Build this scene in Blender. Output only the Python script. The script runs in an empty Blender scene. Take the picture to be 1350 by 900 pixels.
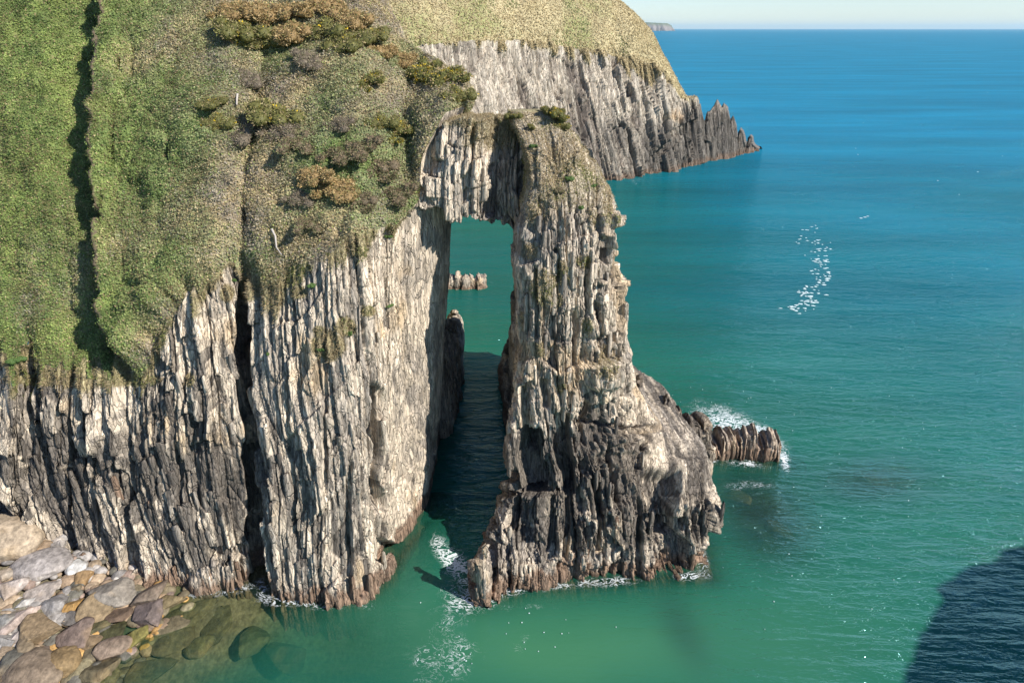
import bpy, math, random
import numpy as np
from mathutils import Vector

# ------------------------------------------------------------------ camera, sky, sun, exposure
scn = bpy.context.scene
C = scn.collection
CAMZ = 40.0
PITCH = math.radians(24.6)
F = 900.0
cam_d = bpy.data.cameras.new("camera"); cam = bpy.data.objects.new("camera", cam_d); C.objects.link(cam)
cam.location = (0, 0, CAMZ); cam.rotation_euler = (math.pi/2 - PITCH, 0, 0)
cam_d.sensor_width = 36.0; cam_d.lens = 24.0; cam_d.clip_start = 0.5; cam_d.clip_end = 200000
scn.camera = cam
SUN_EL, SUN_AZ = math.radians(38), math.radians(120)      # azimuth clockwise from +Y
to_sun = Vector((math.sin(SUN_AZ)*math.cos(SUN_EL), math.cos(SUN_AZ)*math.cos(SUN_EL), math.sin(SUN_EL)))
w = bpy.data.worlds.new("World"); scn.world = w; w.use_nodes = True
wn = w.node_tree; wn.nodes.clear()
sky = wn.nodes.new('ShaderNodeTexSky'); sky.sky_type = 'NISHITA'; sky.sun_disc = False
sky.sun_elevation = SUN_EL; sky.sun_rotation = SUN_AZ; sky.altitude = 0
sky.air_density = 1.0; sky.dust_density = 0.0; sky.ozone_density = 2.0
bg = wn.nodes.new('ShaderNodeBackground'); bg.inputs[1].default_value = 0.085
wo = wn.nodes.new('ShaderNodeOutputWorld')
tint_ = wn.nodes.new('ShaderNodeMix'); tint_.data_type = 'RGBA'; tint_.blend_type = 'MULTIPLY'; tint_.inputs[0].default_value = 1.0
tint_.inputs[7].default_value = (.87, .98, 1.19, 1); wn.links.new(sky.outputs[0], tint_.inputs[6]); wn.links.new(tint_.outputs[2], bg.inputs[0]); wn.links.new(bg.outputs[0], wo.inputs[0])
sd = bpy.data.lights.new("sun", 'SUN'); sd.energy = 5.0; sd.angle = math.radians(0.5); sd.color = (1.0, 0.955, 0.89)
sun = bpy.data.objects.new("sun", sd); C.objects.link(sun); sun.rotation_euler = to_sun.to_track_quat('Z', 'Y').to_euler()
scn.view_settings.view_transform = 'Standard'; scn.view_settings.look = 'None'
scn.view_settings.exposure = 0.68; scn.view_settings.gamma = 1
scn.cycles.max_bounces = 6; scn.cycles.transparent_max_bounces = 8

HAZE = 1.8e-5
rng = np.random.default_rng(7); random.seed(7)
CP, SP = math.cos(PITCH), math.sin(PITCH)

def ray(px, py):
    xc = (px-675)/F; yc = -(py-450)/F
    return np.array([xc, yc*SP+CP, yc*CP-SP])
def at_y(px, py, y):
    d = ray(px, py); t = y/d[1]; return [d[0]*t, y, CAMZ+d[2]*t]
def at_z(px, py, z=0.0):
    d = ray(px, py); t = (z-CAMZ)/d[2]; return [d[0]*t, d[1]*t, z]
def project(P):
    x, y, z = P[..., 0], P[..., 1], P[..., 2]-CAMZ
    f = y*CP - z*SP; u = y*SP + z*CP
    f = np.where(f < 0.1, 0.1, f)
    return 675+F*x/f, 450-F*u/f

# ------------------------------------------------------------------ numpy noise
def hsh(*a):
    h = np.zeros(np.broadcast(*a).shape, np.uint32)+np.uint32(2166136261)
    for i, v in enumerate(a):
        h = (h ^ np.asarray(v).astype(np.int64).astype(np.uint32)*np.uint32(374761393+668265263*i & 0xffffffff))
        h = (h ^ (h >> np.uint32(15)))*np.uint32(2246822519)
        h = (h ^ (h >> np.uint32(13)))*np.uint32(3266489917)
    h ^= h >> np.uint32(16)
    return h.astype(np.float32)/np.float32(4294967295.0)
def vn(x, y, z, seed=0):
    x = np.asarray(x, np.float64); y = np.asarray(y, np.float64)+0*x; z = np.asarray(z, np.float64)+0*x
    xi, yi, zi = np.floor(x), np.floor(y), np.floor(z)
    fx, fy, fz = x-xi, y-yi, z-zi
    fx, fy, fz = [t*t*(3-2*t) for t in (fx, fy, fz)]
    r = 0
    for dx in (0, 1):
        wx = fx if dx else 1-fx
        for dy in (0, 1):
            wy = fy if dy else 1-fy
            for dz in (0, 1):
                wz = fz if dz else 1-fz
                r = r + wx*wy*wz*hsh(xi+dx, yi+dy, zi+dz, np.float64(seed))
    return r*2-1
def fbm(x, y, z, seed=0, o=3):
    r, a, s = 0, 1.0, 0
    for i in range(o):
        r = r + a*vn(x*2**i, y*2**i, z*2**i, seed+i*17); s += a; a *= .5
    return r/s
def sst(a, b, x):
    t = np.clip((x-a)/(b-a), 0, 1); return t*t*(3-2*t)

# ------------------------------------------------------------------ mesh helpers
def build_mesh(name, V, quads=None, tris=None, col=None, attrs=None, smooth=False):
    m = bpy.data.meshes.new(name)
    V = np.ascontiguousarray(V, np.float32).reshape(-1, 3)
    L, S = [], []
    if quads is not None and len(quads):
        L.append(np.asarray(quads, np.int32).ravel()); S.append(np.full(len(quads), 4, np.int32))
    if tris is not None and len(tris):
        L.append(np.asarray(tris, np.int32).ravel()); S.append(np.full(len(tris), 3, np.int32))
    loops = np.concatenate(L); tot = np.concatenate(S)
    m.vertices.add(len(V)); m.vertices.foreach_set("co", V.ravel())
    m.loops.add(len(loops)); m.loops.foreach_set("vertex_index", loops)
    m.polygons.add(len(tot)); st = np.zeros(len(tot), np.int32); st[1:] = np.cumsum(tot)[:-1]
    m.polygons.foreach_set("loop_start", st)
    try: m.polygons.foreach_set("loop_total", tot)
    except Exception: pass
    if smooth: m.polygons.foreach_set("use_smooth", np.ones(len(tot), bool))
    m.update(calc_edges=True)
    if col is not None:
        a = m.attributes.new("Col", 'FLOAT_COLOR', 'POINT')
        cc = np.ones((len(V), 4), np.float32); cc[:, :3] = np.asarray(col).reshape(-1, 3); a.data.foreach_set("color", cc.ravel())
    for k, v in (attrs or {}).items():
        a = m.attributes.new(k, 'FLOAT', 'POINT'); a.data.foreach_set("value", np.ascontiguousarray(v, np.float32).ravel())
    return m
def link(name, mesh, mat=None, parent=None, **props):
    o = bpy.data.objects.new(name, mesh); C.objects.link(o)
    if mat is not None and mesh is not None: mesh.materials.clear(); mesh.materials.append(mat)
    if parent is not None: o.parent = parent
    for k, v in props.items(): o[k] = v
    return o
def grid_quads(R, Cn, closed=False):
    i = np.arange(R*Cn).reshape(R, Cn)
    if closed: i = np.concatenate([i, i[:, :1]], 1)
    return np.stack([i[:-1, :-1], i[:-1, 1:], i[1:, 1:], i[1:, :-1]], -1).reshape(-1, 4)
def grid_normal(P, closed=False):
    if closed: du = np.roll(P, -1, 1)-np.roll(P, 1, 1)
    else: du = np.gradient(P, axis=1)
    dv = np.gradient(P, axis=0)
    n = np.cross(du, dv); return n/(np.linalg.norm(n, axis=-1, keepdims=True)+1e-9)
def smooth1(A, k, axis=0, closed=False):
    if k < 1: return A
    ker = np.hanning(2*k+3)[1:-1]; ker /= ker.sum()
    pad = [(0, 0)]*A.ndim; pad[axis] = (k, k)
    B = np.pad(A, pad, mode='wrap' if closed else 'edge')
    return np.apply_along_axis(lambda t: np.convolve(t, ker, 'valid'), axis, B)
def stations(lines, per_m, sm=0.0, closed=False):
    """lines: list of (K,3) arrays sharing K; columns spaced by first line's length times per_m (scalar or K-1 list)"""
    A = np.array(lines, float)                       # (n,K,3)
    if closed: A = np.concatenate([A, A[:, :1]], 1)
    K = A.shape[1]
    d = np.linalg.norm(np.diff(A, axis=1), axis=2).max(0)
    pm = np.full(K-1, per_m) if np.isscalar(per_m) else np.array(per_m, float)
    cnt = np.maximum(1, np.round(d*pm)).astype(int)
    u = np.concatenate([np.arange(c)/c+i for i, c in enumerate(cnt)]+([[]] if closed else [[K-1.0]]))
    out = np.stack([np.stack([np.interp(u, np.arange(K), A[n, :, k]) for k in range(3)], -1) for n in range(A.shape[0])])
    if sm: out = smooth1(out, int(sm), 1, closed)
    return out, u

# ------------------------------------------------------------------ bedding displacement
class Beds:
    def __init__(s, seed, levels):
        r = np.random.default_rng(seed); s.L = []
        for (wd, hh, amp, tilt, crack) in levels:
            n = int(600/wd); cuts = np.cumsum(r.uniform(.35, 1.65, n)*wd)-300
            s.L.append((cuts, hh, amp, tilt, crack, wd, r.uniform(.15, 1, n+1)))
        s.seed = seed
    def __call__(s, b, z, scale=1.0):
        d = np.zeros_like(b); tint = 0
        for i, (cuts, hh, amp, tilt, crack, wd, cr) in enumerate(s.L):
            k = np.searchsorted(cuts, b); k = np.clip(k, 1, len(cuts)-1)
            lo, hi = cuts[k-1], cuts[k]; fr = (b-lo)/(hi-lo)
            off = hsh(k, np.float64(s.seed+i))
            zz = z/(hh*(.5+off*1.2))+off*37+.35*(fr-.5)*(off*4-2)
            zz = zz+.55*vn(z*.8/hh, k*3.17, 0*z, s.seed+i); bl = np.floor(zz)
            r1 = hsh(k, bl, np.float64(s.seed+i*7+3)); r2 = hsh(k, bl, np.float64(s.seed+i*7+4)); r3 = hsh(k, np.float64(s.seed+i*7+5))
            t = (r2-.5)*2
            d = d + amp*((r1*.55+r3*.45)-.5)*2 + amp*tilt*t*(fr-.5)
            e = np.minimum(b-lo, hi-b)
            d = d - 1.5*crack*cr[k]*np.exp(-(e/(.045+wd*.03))**2)*(.25+.75*r1)
            fz = zz-bl; d = d - crack*.35*np.exp(-((np.minimum(fz, 1-fz)*hh)/.09)**2)*(r2 > .45)
            tint = tint + (r1-.5)*(1.0 if i > 0 else .4)
        return d*scale, tint

def carve(d, PX, PY, lst):
    for (cx, cy, hw, hh, dep, lean) in lst:
        nx = fb(PX*.03, PY*.03)
        u = np.abs(PX-cx-lean*(PY-cy)+7*nx*min(1, hw/8))/hw; v = np.abs(PY-cy+8*nx)/hh
        d = d - dep*(1-sst(.75, 1.12, u))*(1-sst(.8, 1.1, v))
    return d
def fb(x, y): return fbm(x, y, 0*x, 91, 2)

LIGHT = np.array([.55, .455, .34]); GREY = np.array([.275, .235, .19]); DARK = np.array([.098, .083, .068])
TAN = np.array([.46, .32, .17]); BARN = np.array([.21, .14, .095])
def rock_colour(P, b, tint, dark_w, lite_w=0.0, tan_w=0.0):
    x, y, z = P[..., 0], P[..., 1], P[..., 2]
    n1 = fbm(x*.16, y*.16, z*.12, 5, 3); n2 = fbm(b*1.1, y*.2, z*.16, 6, 3); n3 = fbm(b*3.2, y*.6, z*.5, 8, 2)
    m = sst(-.55, .75, n2*.55+tint*.75+n1*.45+.02+lite_w)[..., None]
    c = GREY*(1-m)+LIGHT*m
    dk = sst(.05, .5, dark_w+n1*.55+n3*.3-tint*.42)[..., None]
    c = c*(1-.86*dk)+DARK*.86*dk
    tn = (sst(.28, .6, fbm(x*.35, y*.35, z*.25, 44, 3)+tan_w)*.55*(1-dk[..., 0]))[..., None]
    c = c*(1-tn)+TAN*tn
    bz = 1.25+.9*n3+1.1*n1+.5*tint
    bw = (1-sst(-.25, .45, z-bz))[..., None]
    c = c*(1-bw)+BARN*(1+.35*n3[..., None])*bw
    ww = (1-sst(.05, .4, z+.15*n3))[..., None]*.5
    return c*(1-ww)+np.array([.07, .055, .035])*ww

# ------------------------------------------------------------------ materials
def mat(name):
    m = bpy.data.materials.new(name); m.use_nodes = True; nt = m.node_tree; nt.nodes.clear()
    return m, nt, nt.nodes, nt.links
def mathn(N, K, op, a, b=None, c=None):
    n = N.new('ShaderNodeMath'); n.operation = op
    for i, v in enumerate((a, b, c)):
        if v is None: continue
        if hasattr(v, 'links') or hasattr(v, 'is_linked'): K.new(v, n.inputs[i])
        else: n.inputs[i].default_value = v
    return n.outputs[0]
def noise(N, K, vec, scale, detail=3, rough=.55, dist=0):
    n = N.new('ShaderNodeTexNoise'); n.inputs['Scale'].default_value = scale; n.inputs['Detail'].default_value = detail
    n.inputs['Roughness'].default_value = rough; n.inputs['Distortion'].default_value = dist
    if vec is not None: K.new(vec, n.inputs['Vector'])
    return n.outputs['Fac']
def mapping(N, K, vec, sc, rot=(0, 0, 0), loc=(0, 0, 0)):
    m = N.new('ShaderNodeMapping'); m.inputs['Scale'].default_value = sc; m.inputs['Rotation'].default_value = rot; m.inputs['Location'].default_value = loc
    K.new(vec, m.inputs['Vector']); return m.outputs[0]
def maprange(N, K, v, a, b, c, d):
    n = N.new('ShaderNodeMapRange'); K.new(v, n.inputs[0])
    for i, t in enumerate((a, b, c, d)): n.inputs[i+1].default_value = t
    return n.outputs[0]
def mixc(N, K, f, a, b, mode='MIX'):
    n = N.new('ShaderNodeMix'); n.data_type = 'RGBA'; n.blend_type = mode
    for s, v in ((n.inputs[0], f), (n.inputs[6], a), (n.inputs[7], b)):
        if hasattr(v, 'is_linked'): K.new(v, s)
        elif isinstance(v, (int, float)): s.default_value = v
        else: s.default_value = (*v, 1) if len(v) == 3 else v
    return n.outputs[2]

def rock_material(name, sx=6.5, sz=.7, bump=.9, dist=.14, rough=.9, plates=1.0):
    m, nt, N, K = mat(name)
    g = N.new('ShaderNodeNewGeometry'); at = N.new('ShaderNodeAttribute'); at.attribute_name = 'Col'
    st = noise(N, K, mapping(N, K, g.outputs['Position'], (sx, sx*.6, sz)), 1, 5, .62)
    fine = noise(N, K, g.outputs['Position'], 5.5*sx/4, 4, .65)
    mul = maprange(N, K, st, .32, .68, .55, 1.35)
    mul2 = maprange(N, K, fine, .3, .7, .8, 1.2)
    mm = mathn(N, K, 'MULTIPLY', mul, mul2)
    cm = N.new('ShaderNodeVectorMath'); cm.operation = 'SCALE'; K.new(at.outputs['Color'], cm.inputs[0]); K.new(mm, cm.inputs['Scale'])
    bp = N.new('ShaderNodeBump'); bp.inputs['Strength'].default_value = bump; bp.inputs['Distance'].default_value = dist
    vd = N.new('ShaderNodeVectorMath'); vd.operation = 'ADD'; nv = N.new('ShaderNodeTexNoise'); nv.inputs['Scale'].default_value = .55*sx/6.5; nv.inputs['Detail'].default_value = 3
    K.new(g.outputs['Position'], nv.inputs['Vector']); vs = N.new('ShaderNodeVectorMath'); vs.operation = 'SCALE'; vs.inputs['Scale'].default_value = 1.1*6.5/sx; K.new(nv.outputs['Color'], vs.inputs[0])
    K.new(g.outputs['Position'], vd.inputs[0]); K.new(vs.outputs[0], vd.inputs[1])
    vo = N.new('ShaderNodeTexVoronoi'); vo.feature = 'F1'; vo.inputs['Scale'].default_value = 1; K.new(mapping(N, K, vd.outputs[0], (sx*.62, sx*.3, sz*.8)), vo.inputs['Vector'])
    ve = N.new('ShaderNodeTexVoronoi'); ve.feature = 'DISTANCE_TO_EDGE'; ve.inputs['Scale'].default_value = 1; K.new(mapping(N, K, vd.outputs[0], (sx*.62, sx*.3, sz*.8)), ve.inputs['Vector'])
    sc_ = N.new('ShaderNodeSeparateColor'); K.new(vo.outputs['Color'], sc_.inputs[0])
    plate = maprange(N, K, sc_.outputs[0], 0, 1, 1-plates*.26, 1+plates*.26); mm2 = mathn(N, K, 'MULTIPLY', mm, plate); K.new(mm2, cm.inputs['Scale'])
    crk = maprange(N, K, ve.outputs['Distance'], 0, .07, -plates*.9, 0)
    hh = mathn(N, K, 'ADD', mathn(N, K, 'MULTIPLY', st, .6), mathn(N, K, 'MULTIPLY', fine, .5))
    hh = mathn(N, K, 'ADD', hh, mathn(N, K, 'ADD', mathn(N, K, 'MULTIPLY', sc_.outputs[1], plates*.8), crk)); K.new(hh, bp.inputs['Height'])
    b = N.new('ShaderNodeBsdfPrincipled'); b.inputs['Roughness'].default_value = rough
    b.inputs['Specular IOR Level'].default_value = .25
    K.new(cm.outputs[0], b.inputs['Base Color']); K.new(bp.outputs[0], b.inputs['Normal'])
    o = N.new('ShaderNodeOutputMaterial'); K.new(b.outputs[0], o.inputs[0]); return m
def leaf_material(name, trans=.25):
    m, nt, N, K = mat(name)
    at = N.new('ShaderNodeAttribute'); at.attribute_name = 'Col'
    b = N.new('ShaderNodeBsdfPrincipled'); b.inputs['Roughness'].default_value = .6; b.inputs['Specular IOR Level'].default_value = .25
    t = N.new('ShaderNodeBsdfTranslucent'); mx = N.new('ShaderNodeMixShader'); mx.inputs[0].default_value = trans
    K.new(at.outputs['Color'], b.inputs['Base Color']); K.new(at.outputs['Color'], t.inputs[0])
    K.new(b.outputs[0], mx.inputs[1]); K.new(t.outputs[0], mx.inputs[2])
    o = N.new('ShaderNodeOutputMaterial'); K.new(mx.outputs[0], o.inputs[0]); return m
M_ROCK = rock_material('bedded_rock')
M_ROCKFAR = rock_material('bedded_rock_distant', 2.6, .16, .8, .4)
M_BOULDER = rock_material('boulder_rock', 3.2, 2.6, .8, .09, .75, .15)
M_TURF = rock_material('turf_soil', 5, 5, .6, .1, .95, 0.0)
M_LEAF = leaf_material('leaves')
M_BLADE = leaf_material('grass_blades', .3)

# ------------------------------------------------------------------ scattering leaves and blades
def sample_grid(P, Nn, mask, count, r):
    R, Cn = P.shape[:2]
    a = np.linalg.norm(np.cross(P[1:, :-1]-P[:-1, :-1], P[:-1, 1:]-P[:-1, :-1]), axis=-1)
    wgt = a*(mask[1:, :-1]+mask[:-1, 1:])*.5
    cdf = np.cumsum(wgt.ravel()); k = np.searchsorted(cdf, r.uniform(0, cdf[-1], count)); k = np.clip(k, 0, wgt.size-1)
    i, j = k//(Cn-1), k % (Cn-1); fu, fv = r.random(count)[:, None], r.random(count)[:, None]
    p = (P[i, j]*(1-fu)+P[i, j+1]*fu)*(1-fv)+(P[i+1, j]*(1-fu)+P[i+1, j+1]*fu)*fv
    return p, Nn[i, j]
def leaves(name, p, n, col, size, lift, r, up=(0, 0, 1), aspect=.7, spread=1.1):
    c = len(p); nn = n*.8+np.array(up)*.35+r.normal(0, spread*.5, (c, 3)); nn /= np.linalg.norm(nn, axis=1, keepdims=True)
    t = np.cross(nn, r.normal(0, 1, (c, 3))); t /= np.linalg.norm(t, axis=1, keepdims=True)+1e-9; bt = np.cross(nn, t)
    s = size*r.uniform(.55, 1.35, c)[:, None]; q = p+n*(lift*r.random(c)**1.3)[:, None]
    V = np.stack([q+t*s, q-t*s*.45+bt*s*aspect, q-t*s*.45-bt*s*aspect], 1)
    return build_mesh(name, V.reshape(-1, 3), tris=np.arange(3*c).reshape(-1, 3), col=np.repeat(col, 3, 0))
def blades(name, p, n, col, length, width, r, gather=(0, 0, 1)):
    c = len(p); d = n*.45+np.array(gather)+r.normal(0, .5, (c, 3)); d /= np.linalg.norm(d, axis=1, keepdims=True)
    t = np.cross(d, r.normal(0, 1, (c, 3))); t /= np.linalg.norm(t, axis=1, keepdims=True)+1e-9
    s = length*r.uniform(.4, 1.3, c)[:, None]; wv = width*r.uniform(.6, 1.3, c)[:, None]
    q = p-d*.05
    V = np.stack([q-t*wv, q+t*wv, q+d*s+np.array([0, 0, -1])*s*.25], 1)
    return build_mesh(name, V.reshape(-1, 3), tris=np.arange(3*c).reshape(-1, 3), col=np.repeat(col, 3, 0))

GREEN = np.array([.115, .165, .045]); LIME = np.array([.21, .26, .07]); STRAW = np.array([.40, .31, .165])
BROWN = np.array([.20, .135, .075]); OLIVE = np.array([.19, .165, .035]); RUST = np.array([.36, .21, .075]); GREYB = np.array([.26, .215, .17])
SAGE = np.array([.22, .245, .12])
def slope_colours(p, r, far=False):
    x, y, z = p[:, 0], p[:, 1], p[:, 2]; px, py = project(p)
    a = 1.3*fbm(x*.16, y*.16, z*.16, 31, 4)+.22*r.normal(size=len(x))-.35*np.exp(-((px-30)/60)**2-((py-400)/40)**2)
    b = fbm(x*.55, y*.55, z*.55, 32, 2)+.35*r.normal(size=len(x))
    left = 1-sst(95, 330, px+30*fbm(x*.2, y*.2, z*.2, 33, 2))
    far_left = 1-sst(70, 100, px)
    upr = sst(0, 1, (px-250)/250)*(1-sst(90, 190, py))
    g = sst(-.35, .45, a+.55*left+.35*far_left-.55*upr+.05)[:, None]
    k = sst(-.4, .5, b)[:, None]
    greenish = GREEN*(1-k)+(SAGE*(1-left[:, None])+LIME*left[:, None])*k
    dry = STRAW*k+GREYB*(1-k)
    c = dry*(1-g)+greenish*g
    u = r.random(len(x)); c[u < .07] = BROWN; c[(u > .95)] = LIME; c[(u > .91) & (u < .95)] = STRAW*.85
    c *= (1.25+.45*fbm(x*.9, y*.9, z*.9, 35, 3))[:, None]*r.uniform(.7, 1.3, len(x))[:, None]
    return c*.92+.08*c.mean(0)
def straw_colours(p, r):
    x, y, z = p[:, 0], p[:, 1], p[:, 2]
    a = fbm(x*.4, y*.4, z*.4, 61, 3)+.3*r.normal(size=len(x)); g = sst(.15, .6, a)[:, None]; k = r.random((len(x), 1))
    c = (STRAW*k+np.array([.30, .235, .15])*(1-k))*(1-g)+(np.array([.17, .19, .05]))*g
    return c*r.uniform(.7, 1.3, len(x))[:, None]

# ================================================================== MAIN CLIFF (left) with grass slope
E = at_y
ST = [ # base (x,y) | rock edge | slope top
 ((-80, 50), (-80, 56, 18), (-80, 92, 50)),
 ((-52, 46.5), (-50, 52, 19), (-50, 84, 50)),
 ((-42.5, 44.6), E(0, 478, 47.5), E(-20, -70, 72)),
 ((-36, 43.4), E(88, 470, 47), E(95, -70, 72)),
 ((-32, 42.2), E(135, 482, 46.2), E(150, -70, 72)),
 ((-28.6, 41.3), E(190, 480, 45.5), E(200, -70, 73)),
 ((-26, 40.5), E(222, 428, 45.8), E(250, -70, 73)),
 ((-23.8, 40.2), E(268, 372, 46.2), E(300, -70, 73)),
 ((-21, 40.8), E(305, 343, 47.2), E(350, -65, 73)),
 ((-20, 41.6), E(325, 362, 47.6), E(372, -60, 73)),
 ((-19.2, 39.7), E(350, 370, 45.8), E(395, -55, 72)),
 ((-15.9, 39.1), E(410, 345, 44.8), E(440, -45, 72)),
 ((-11.9, 39.6), E(465, 312, 45.2), E(482, -30, 71)),
 ((-10, 41.9), E(510, 298, 46.8), E(512, 5, 70)),
 ((-8.9, 45.3), E(540, 284, 48.6), E(538, 55, 67)),
 ((-7.5, 48.5), E(556, 266, 50.2), E(575, 78, 62)),
 ((-7.4, 50.0), E(560, 205, 51.0), E(594, 92, 60)),
 ((-7.3, 51.6), E(588, 150, 52.5), E(612, 108, 58.5)),
 ((-7.2, 55), E(619, 136, 55.5), E(626, 126, 58)),
 ((-7.3, 62), (-8.0, 62, 27), (-9.5, 66, 30)),
 ((-7.4, 74), (-8.3, 70, 13), (-12, 76, 24)),
 ((-7.8, 86), (-8.6, 82, 5), (-15, 84, 18)),
 ((-12, 94), (-14, 90, 6), (-22, 88, 16)),
 ((-40, 98), (-40, 92, 10), (-45, 90, 26)),
]
base = [(a[0][0], a[0][1], 0.0) for a in ST]; edge = [a[1] for a in ST]; top = [a[2] for a in ST]
pm = [1.2, 4] + [15]*13 + [9]*3 + [4, 3, 2, 1.5, 1, 1]
pm = pm[:len(ST)-1]
(L, u) = stations([base, edge, top], pm, sm=7)
B0, E0, T0 = L
bx = E0[:, 0]
jag = Beds(301, [(1.1, 99, 1, 0, 0), (.4, 99, .5, 0, 0)])(bx, 0*bx)[0]
fr = sst(-60, -45, bx)*(1-sst(55.0, 60.0, E0[:, 1]))
E0 = E0 + (T0-E0)*((.022+.035*(1-sst(-30, -26, bx)))*jag*fr)[:, None]
NV = 430
v = np.linspace(-.13, 1.0, NV)[:, None, None]
prof = v + 0.0
P = B0[None]*(1-prof)+E0[None]*prof
# the face leans back a little more near its top, bulges at mid height
bul = np.sin(np.clip(v[..., 0], 0, 1)*math.pi)*.9
Nn = grid_normal(P); Nn = smooth1(Nn, 14, 1)
Nn /= np.linalg.norm(Nn, axis=-1, keepdims=True)
if Nn[:, 200, 1].mean() > 0: Nn = -Nn
x, y, z = P[..., 0], P[..., 1], P[..., 2]
wall = sst(48.8, 51, y)                                  # the smooth passage wall
warp = .75*fbm(x*.12, y*.12, z*.10, 21, 1)+.10*fbm(x*.5, y*.5, z*.4, 22, 1)+.05*(hsh(np.floor(z/.9+3*vn(x*.5, y, 0*z, 3)), np.floor(x/1.3))-.5)
bcoord = x+.12*y+warp+.03*z
BED = Beds(11, [(3.0, 11, .75, .9, .3), (1.1, 4.6, .55, 1.2, .5), (.42, 2.0, .25, 1.0, .22), (.18, .9, .10, .6, .08)])
d, tint = BED(bcoord, z)
d = d*(.72+.5*sst(-.35, .4, fbm(x*.16, y*.16, z*.2, 28, 2)))
d = d*(1-.72*wall)*(1-.45*sst(-11, -8.5, x))
rw = sst(-10.5, -8.2, x)
d = d + bul*.5*(1-rw)+.5*(1-.5*rw)*fbm(x*.2, y*.2, z*.16, 25, 3)+.06*fbm(x*3, y*3, z*1.6, 26, 3)-.95*rw*(1-.5*wall)
PX, PY = project(P)
d = carve(d, PX, PY, [
 (330, 590, 10, 185, 2.6, .06), (322, 420, 7, 70, 1.5, .02), (95, 590, 5, 130, 1.6, .0), (130, 600, 5, 60, 1.0, .12), (178, 690, 6, 80, 1.1, 0),
 (496, 590, 9, 80, 1.5, .02), (508, 690, 6, 40, .8, 0), (262, 565, 4, 35, .6, 0), (500, 535, 13, 22, .8, 0), (460, 690, 4, 90, .5, 0),
 (40, 560, 4, 70, .6, 0), (300, 300, 1, 1, 0, 0), (240, 640, 4, 60, .55, .05), (388, 600, 4, 110, .6, .02), (430, 560, 3, 90, .4, 0),
 (300, 725, 30, 7, .7, 0), (520, 730, 22, 16, 1.3, 0)])
topfade = 1-sst(.97, 1.0, v[..., 0])
d = d*(.35+.65*topfade)
P2 = P+Nn*d[..., None]
P2[..., 2] += .05*fbm(x*2, y*2, z*2, 27, 2)
# colour
PXn, PYn = project(P2)
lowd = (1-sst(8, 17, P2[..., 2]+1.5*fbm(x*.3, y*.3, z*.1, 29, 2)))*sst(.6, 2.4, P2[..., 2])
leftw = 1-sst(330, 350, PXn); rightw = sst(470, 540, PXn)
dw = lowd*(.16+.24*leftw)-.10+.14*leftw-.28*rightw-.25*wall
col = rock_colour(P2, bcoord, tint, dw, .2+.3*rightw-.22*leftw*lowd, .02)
# turf draping over the top of the face
ledges = [(435, 455, 26, 20), (455, 432, 16, 14), (300, 385, 12, 14), (20, 462, 36, 20), (395, 385, 14, 10), (60, 500, 60, 9), (150, 500, 70, 10),
          (330, 378, 18, 22), (485, 410, 10, 8), (378, 370, 26, 10), (420, 435, 9, 7), (250, 500, 8, 10), (360, 395, 16, 10)]
vegn = fbm(P2[..., 0]*.8, P2[..., 1]*.8, P2[..., 2]*.5, 71, 3)
edge_h = E0[None, :, 2]-P2[..., 2]
drape = 1-sst(.0, .7, (edge_h-.55-1.5*fbm(x*.45, y*.45, 0*z, 72, 2)-.9*vegn))
drape *= (1-sst(50.0, 50.8, y))*(1-.7*sst(520, 545, PXn))
for (cx, cy, hw, hh) in ledges:
    q = ((PXn-cx)/hw)**2+((PYn-cy)/hh)**2
    drape = np.maximum(drape, (1-sst(.5, 1.0, q+.6*vegn))*(y < 50))
sc = np.array([.25, .21, .10])*(1+.3*vegn[..., None])
col = col*(1-.85*drape[..., None])+sc*.85*drape[..., None]
cliff = link('sea_cliff', None, label='pale bedded sea cliff left of the sea arch, with a grassy top', category='cliff')
R_, C_ = P2.shape[:2]
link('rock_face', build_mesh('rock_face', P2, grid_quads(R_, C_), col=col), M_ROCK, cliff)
cliffP, cliffN, cliffM, cliffPX, cliffPY, cliffC = P2, Nn, drape, PXn, PYn, col

# grass slope -------------------------------------------------------
rough = P2[-1].copy(); Esm = smooth1(rough, 14, 0); Tsm = smooth1(T0, 10, 0)
arc = np.concatenate([[0], np.cumsum(np.linalg.norm(np.diff(smooth1(E0, 20, 0), axis=0), axis=1))])
i_l = np.argmin(np.abs(E0[:, 0]+48)+100*(E0[:, 1] > 60))
sa = np.concatenate([np.linspace(0, arc[i_l], 16)[:-1], np.arange(arc[i_l], arc[-1], .15)])
def rs(A): return np.stack([np.interp(sa, arc, A[:, k]) for k in range(3)], -1)
uk = np.interp(sa, arc, u)
Er, Es, Tk = rs(rough), rs(Esm), rs(Tsm)
NS = 250
t = np.linspace(0, 1, NS)[:, None, None]
S = Es[None]*(1-t)+Tk[None]*t
S0_off = (Er-Es)[None]*(1-sst(0, .05, t))
dirn = Tk-Es; ln = np.linalg.norm(dirn, axis=1)
Sn = grid_normal(S); Sn = smooth1(smooth1(Sn, 16, 1), 5, 0)
Sn /= np.linalg.norm(Sn, axis=-1, keepdims=True)
if Sn[100, 200, 2] < 0: Sn = -Sn
x, y, z = S[..., 0], S[..., 1], S[..., 2]
env = sst(0, .05, t[..., 0])*np.minimum(1, ln/14)[None]
side = sst(0, .03, t[..., 0])
ds = env*(1.1*np.sin(np.pi*t[..., 0])+1.0*fbm(x*.11, y*.11, z*.11, 41, 2)+.55*fbm(x*.42, y*.42, z*.42, 42, 2)+.28*fbm(x*1.4, y*1.4, z*1.4, 43, 2))
SX, SY = project(S+Sn*ds[..., None])
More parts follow.
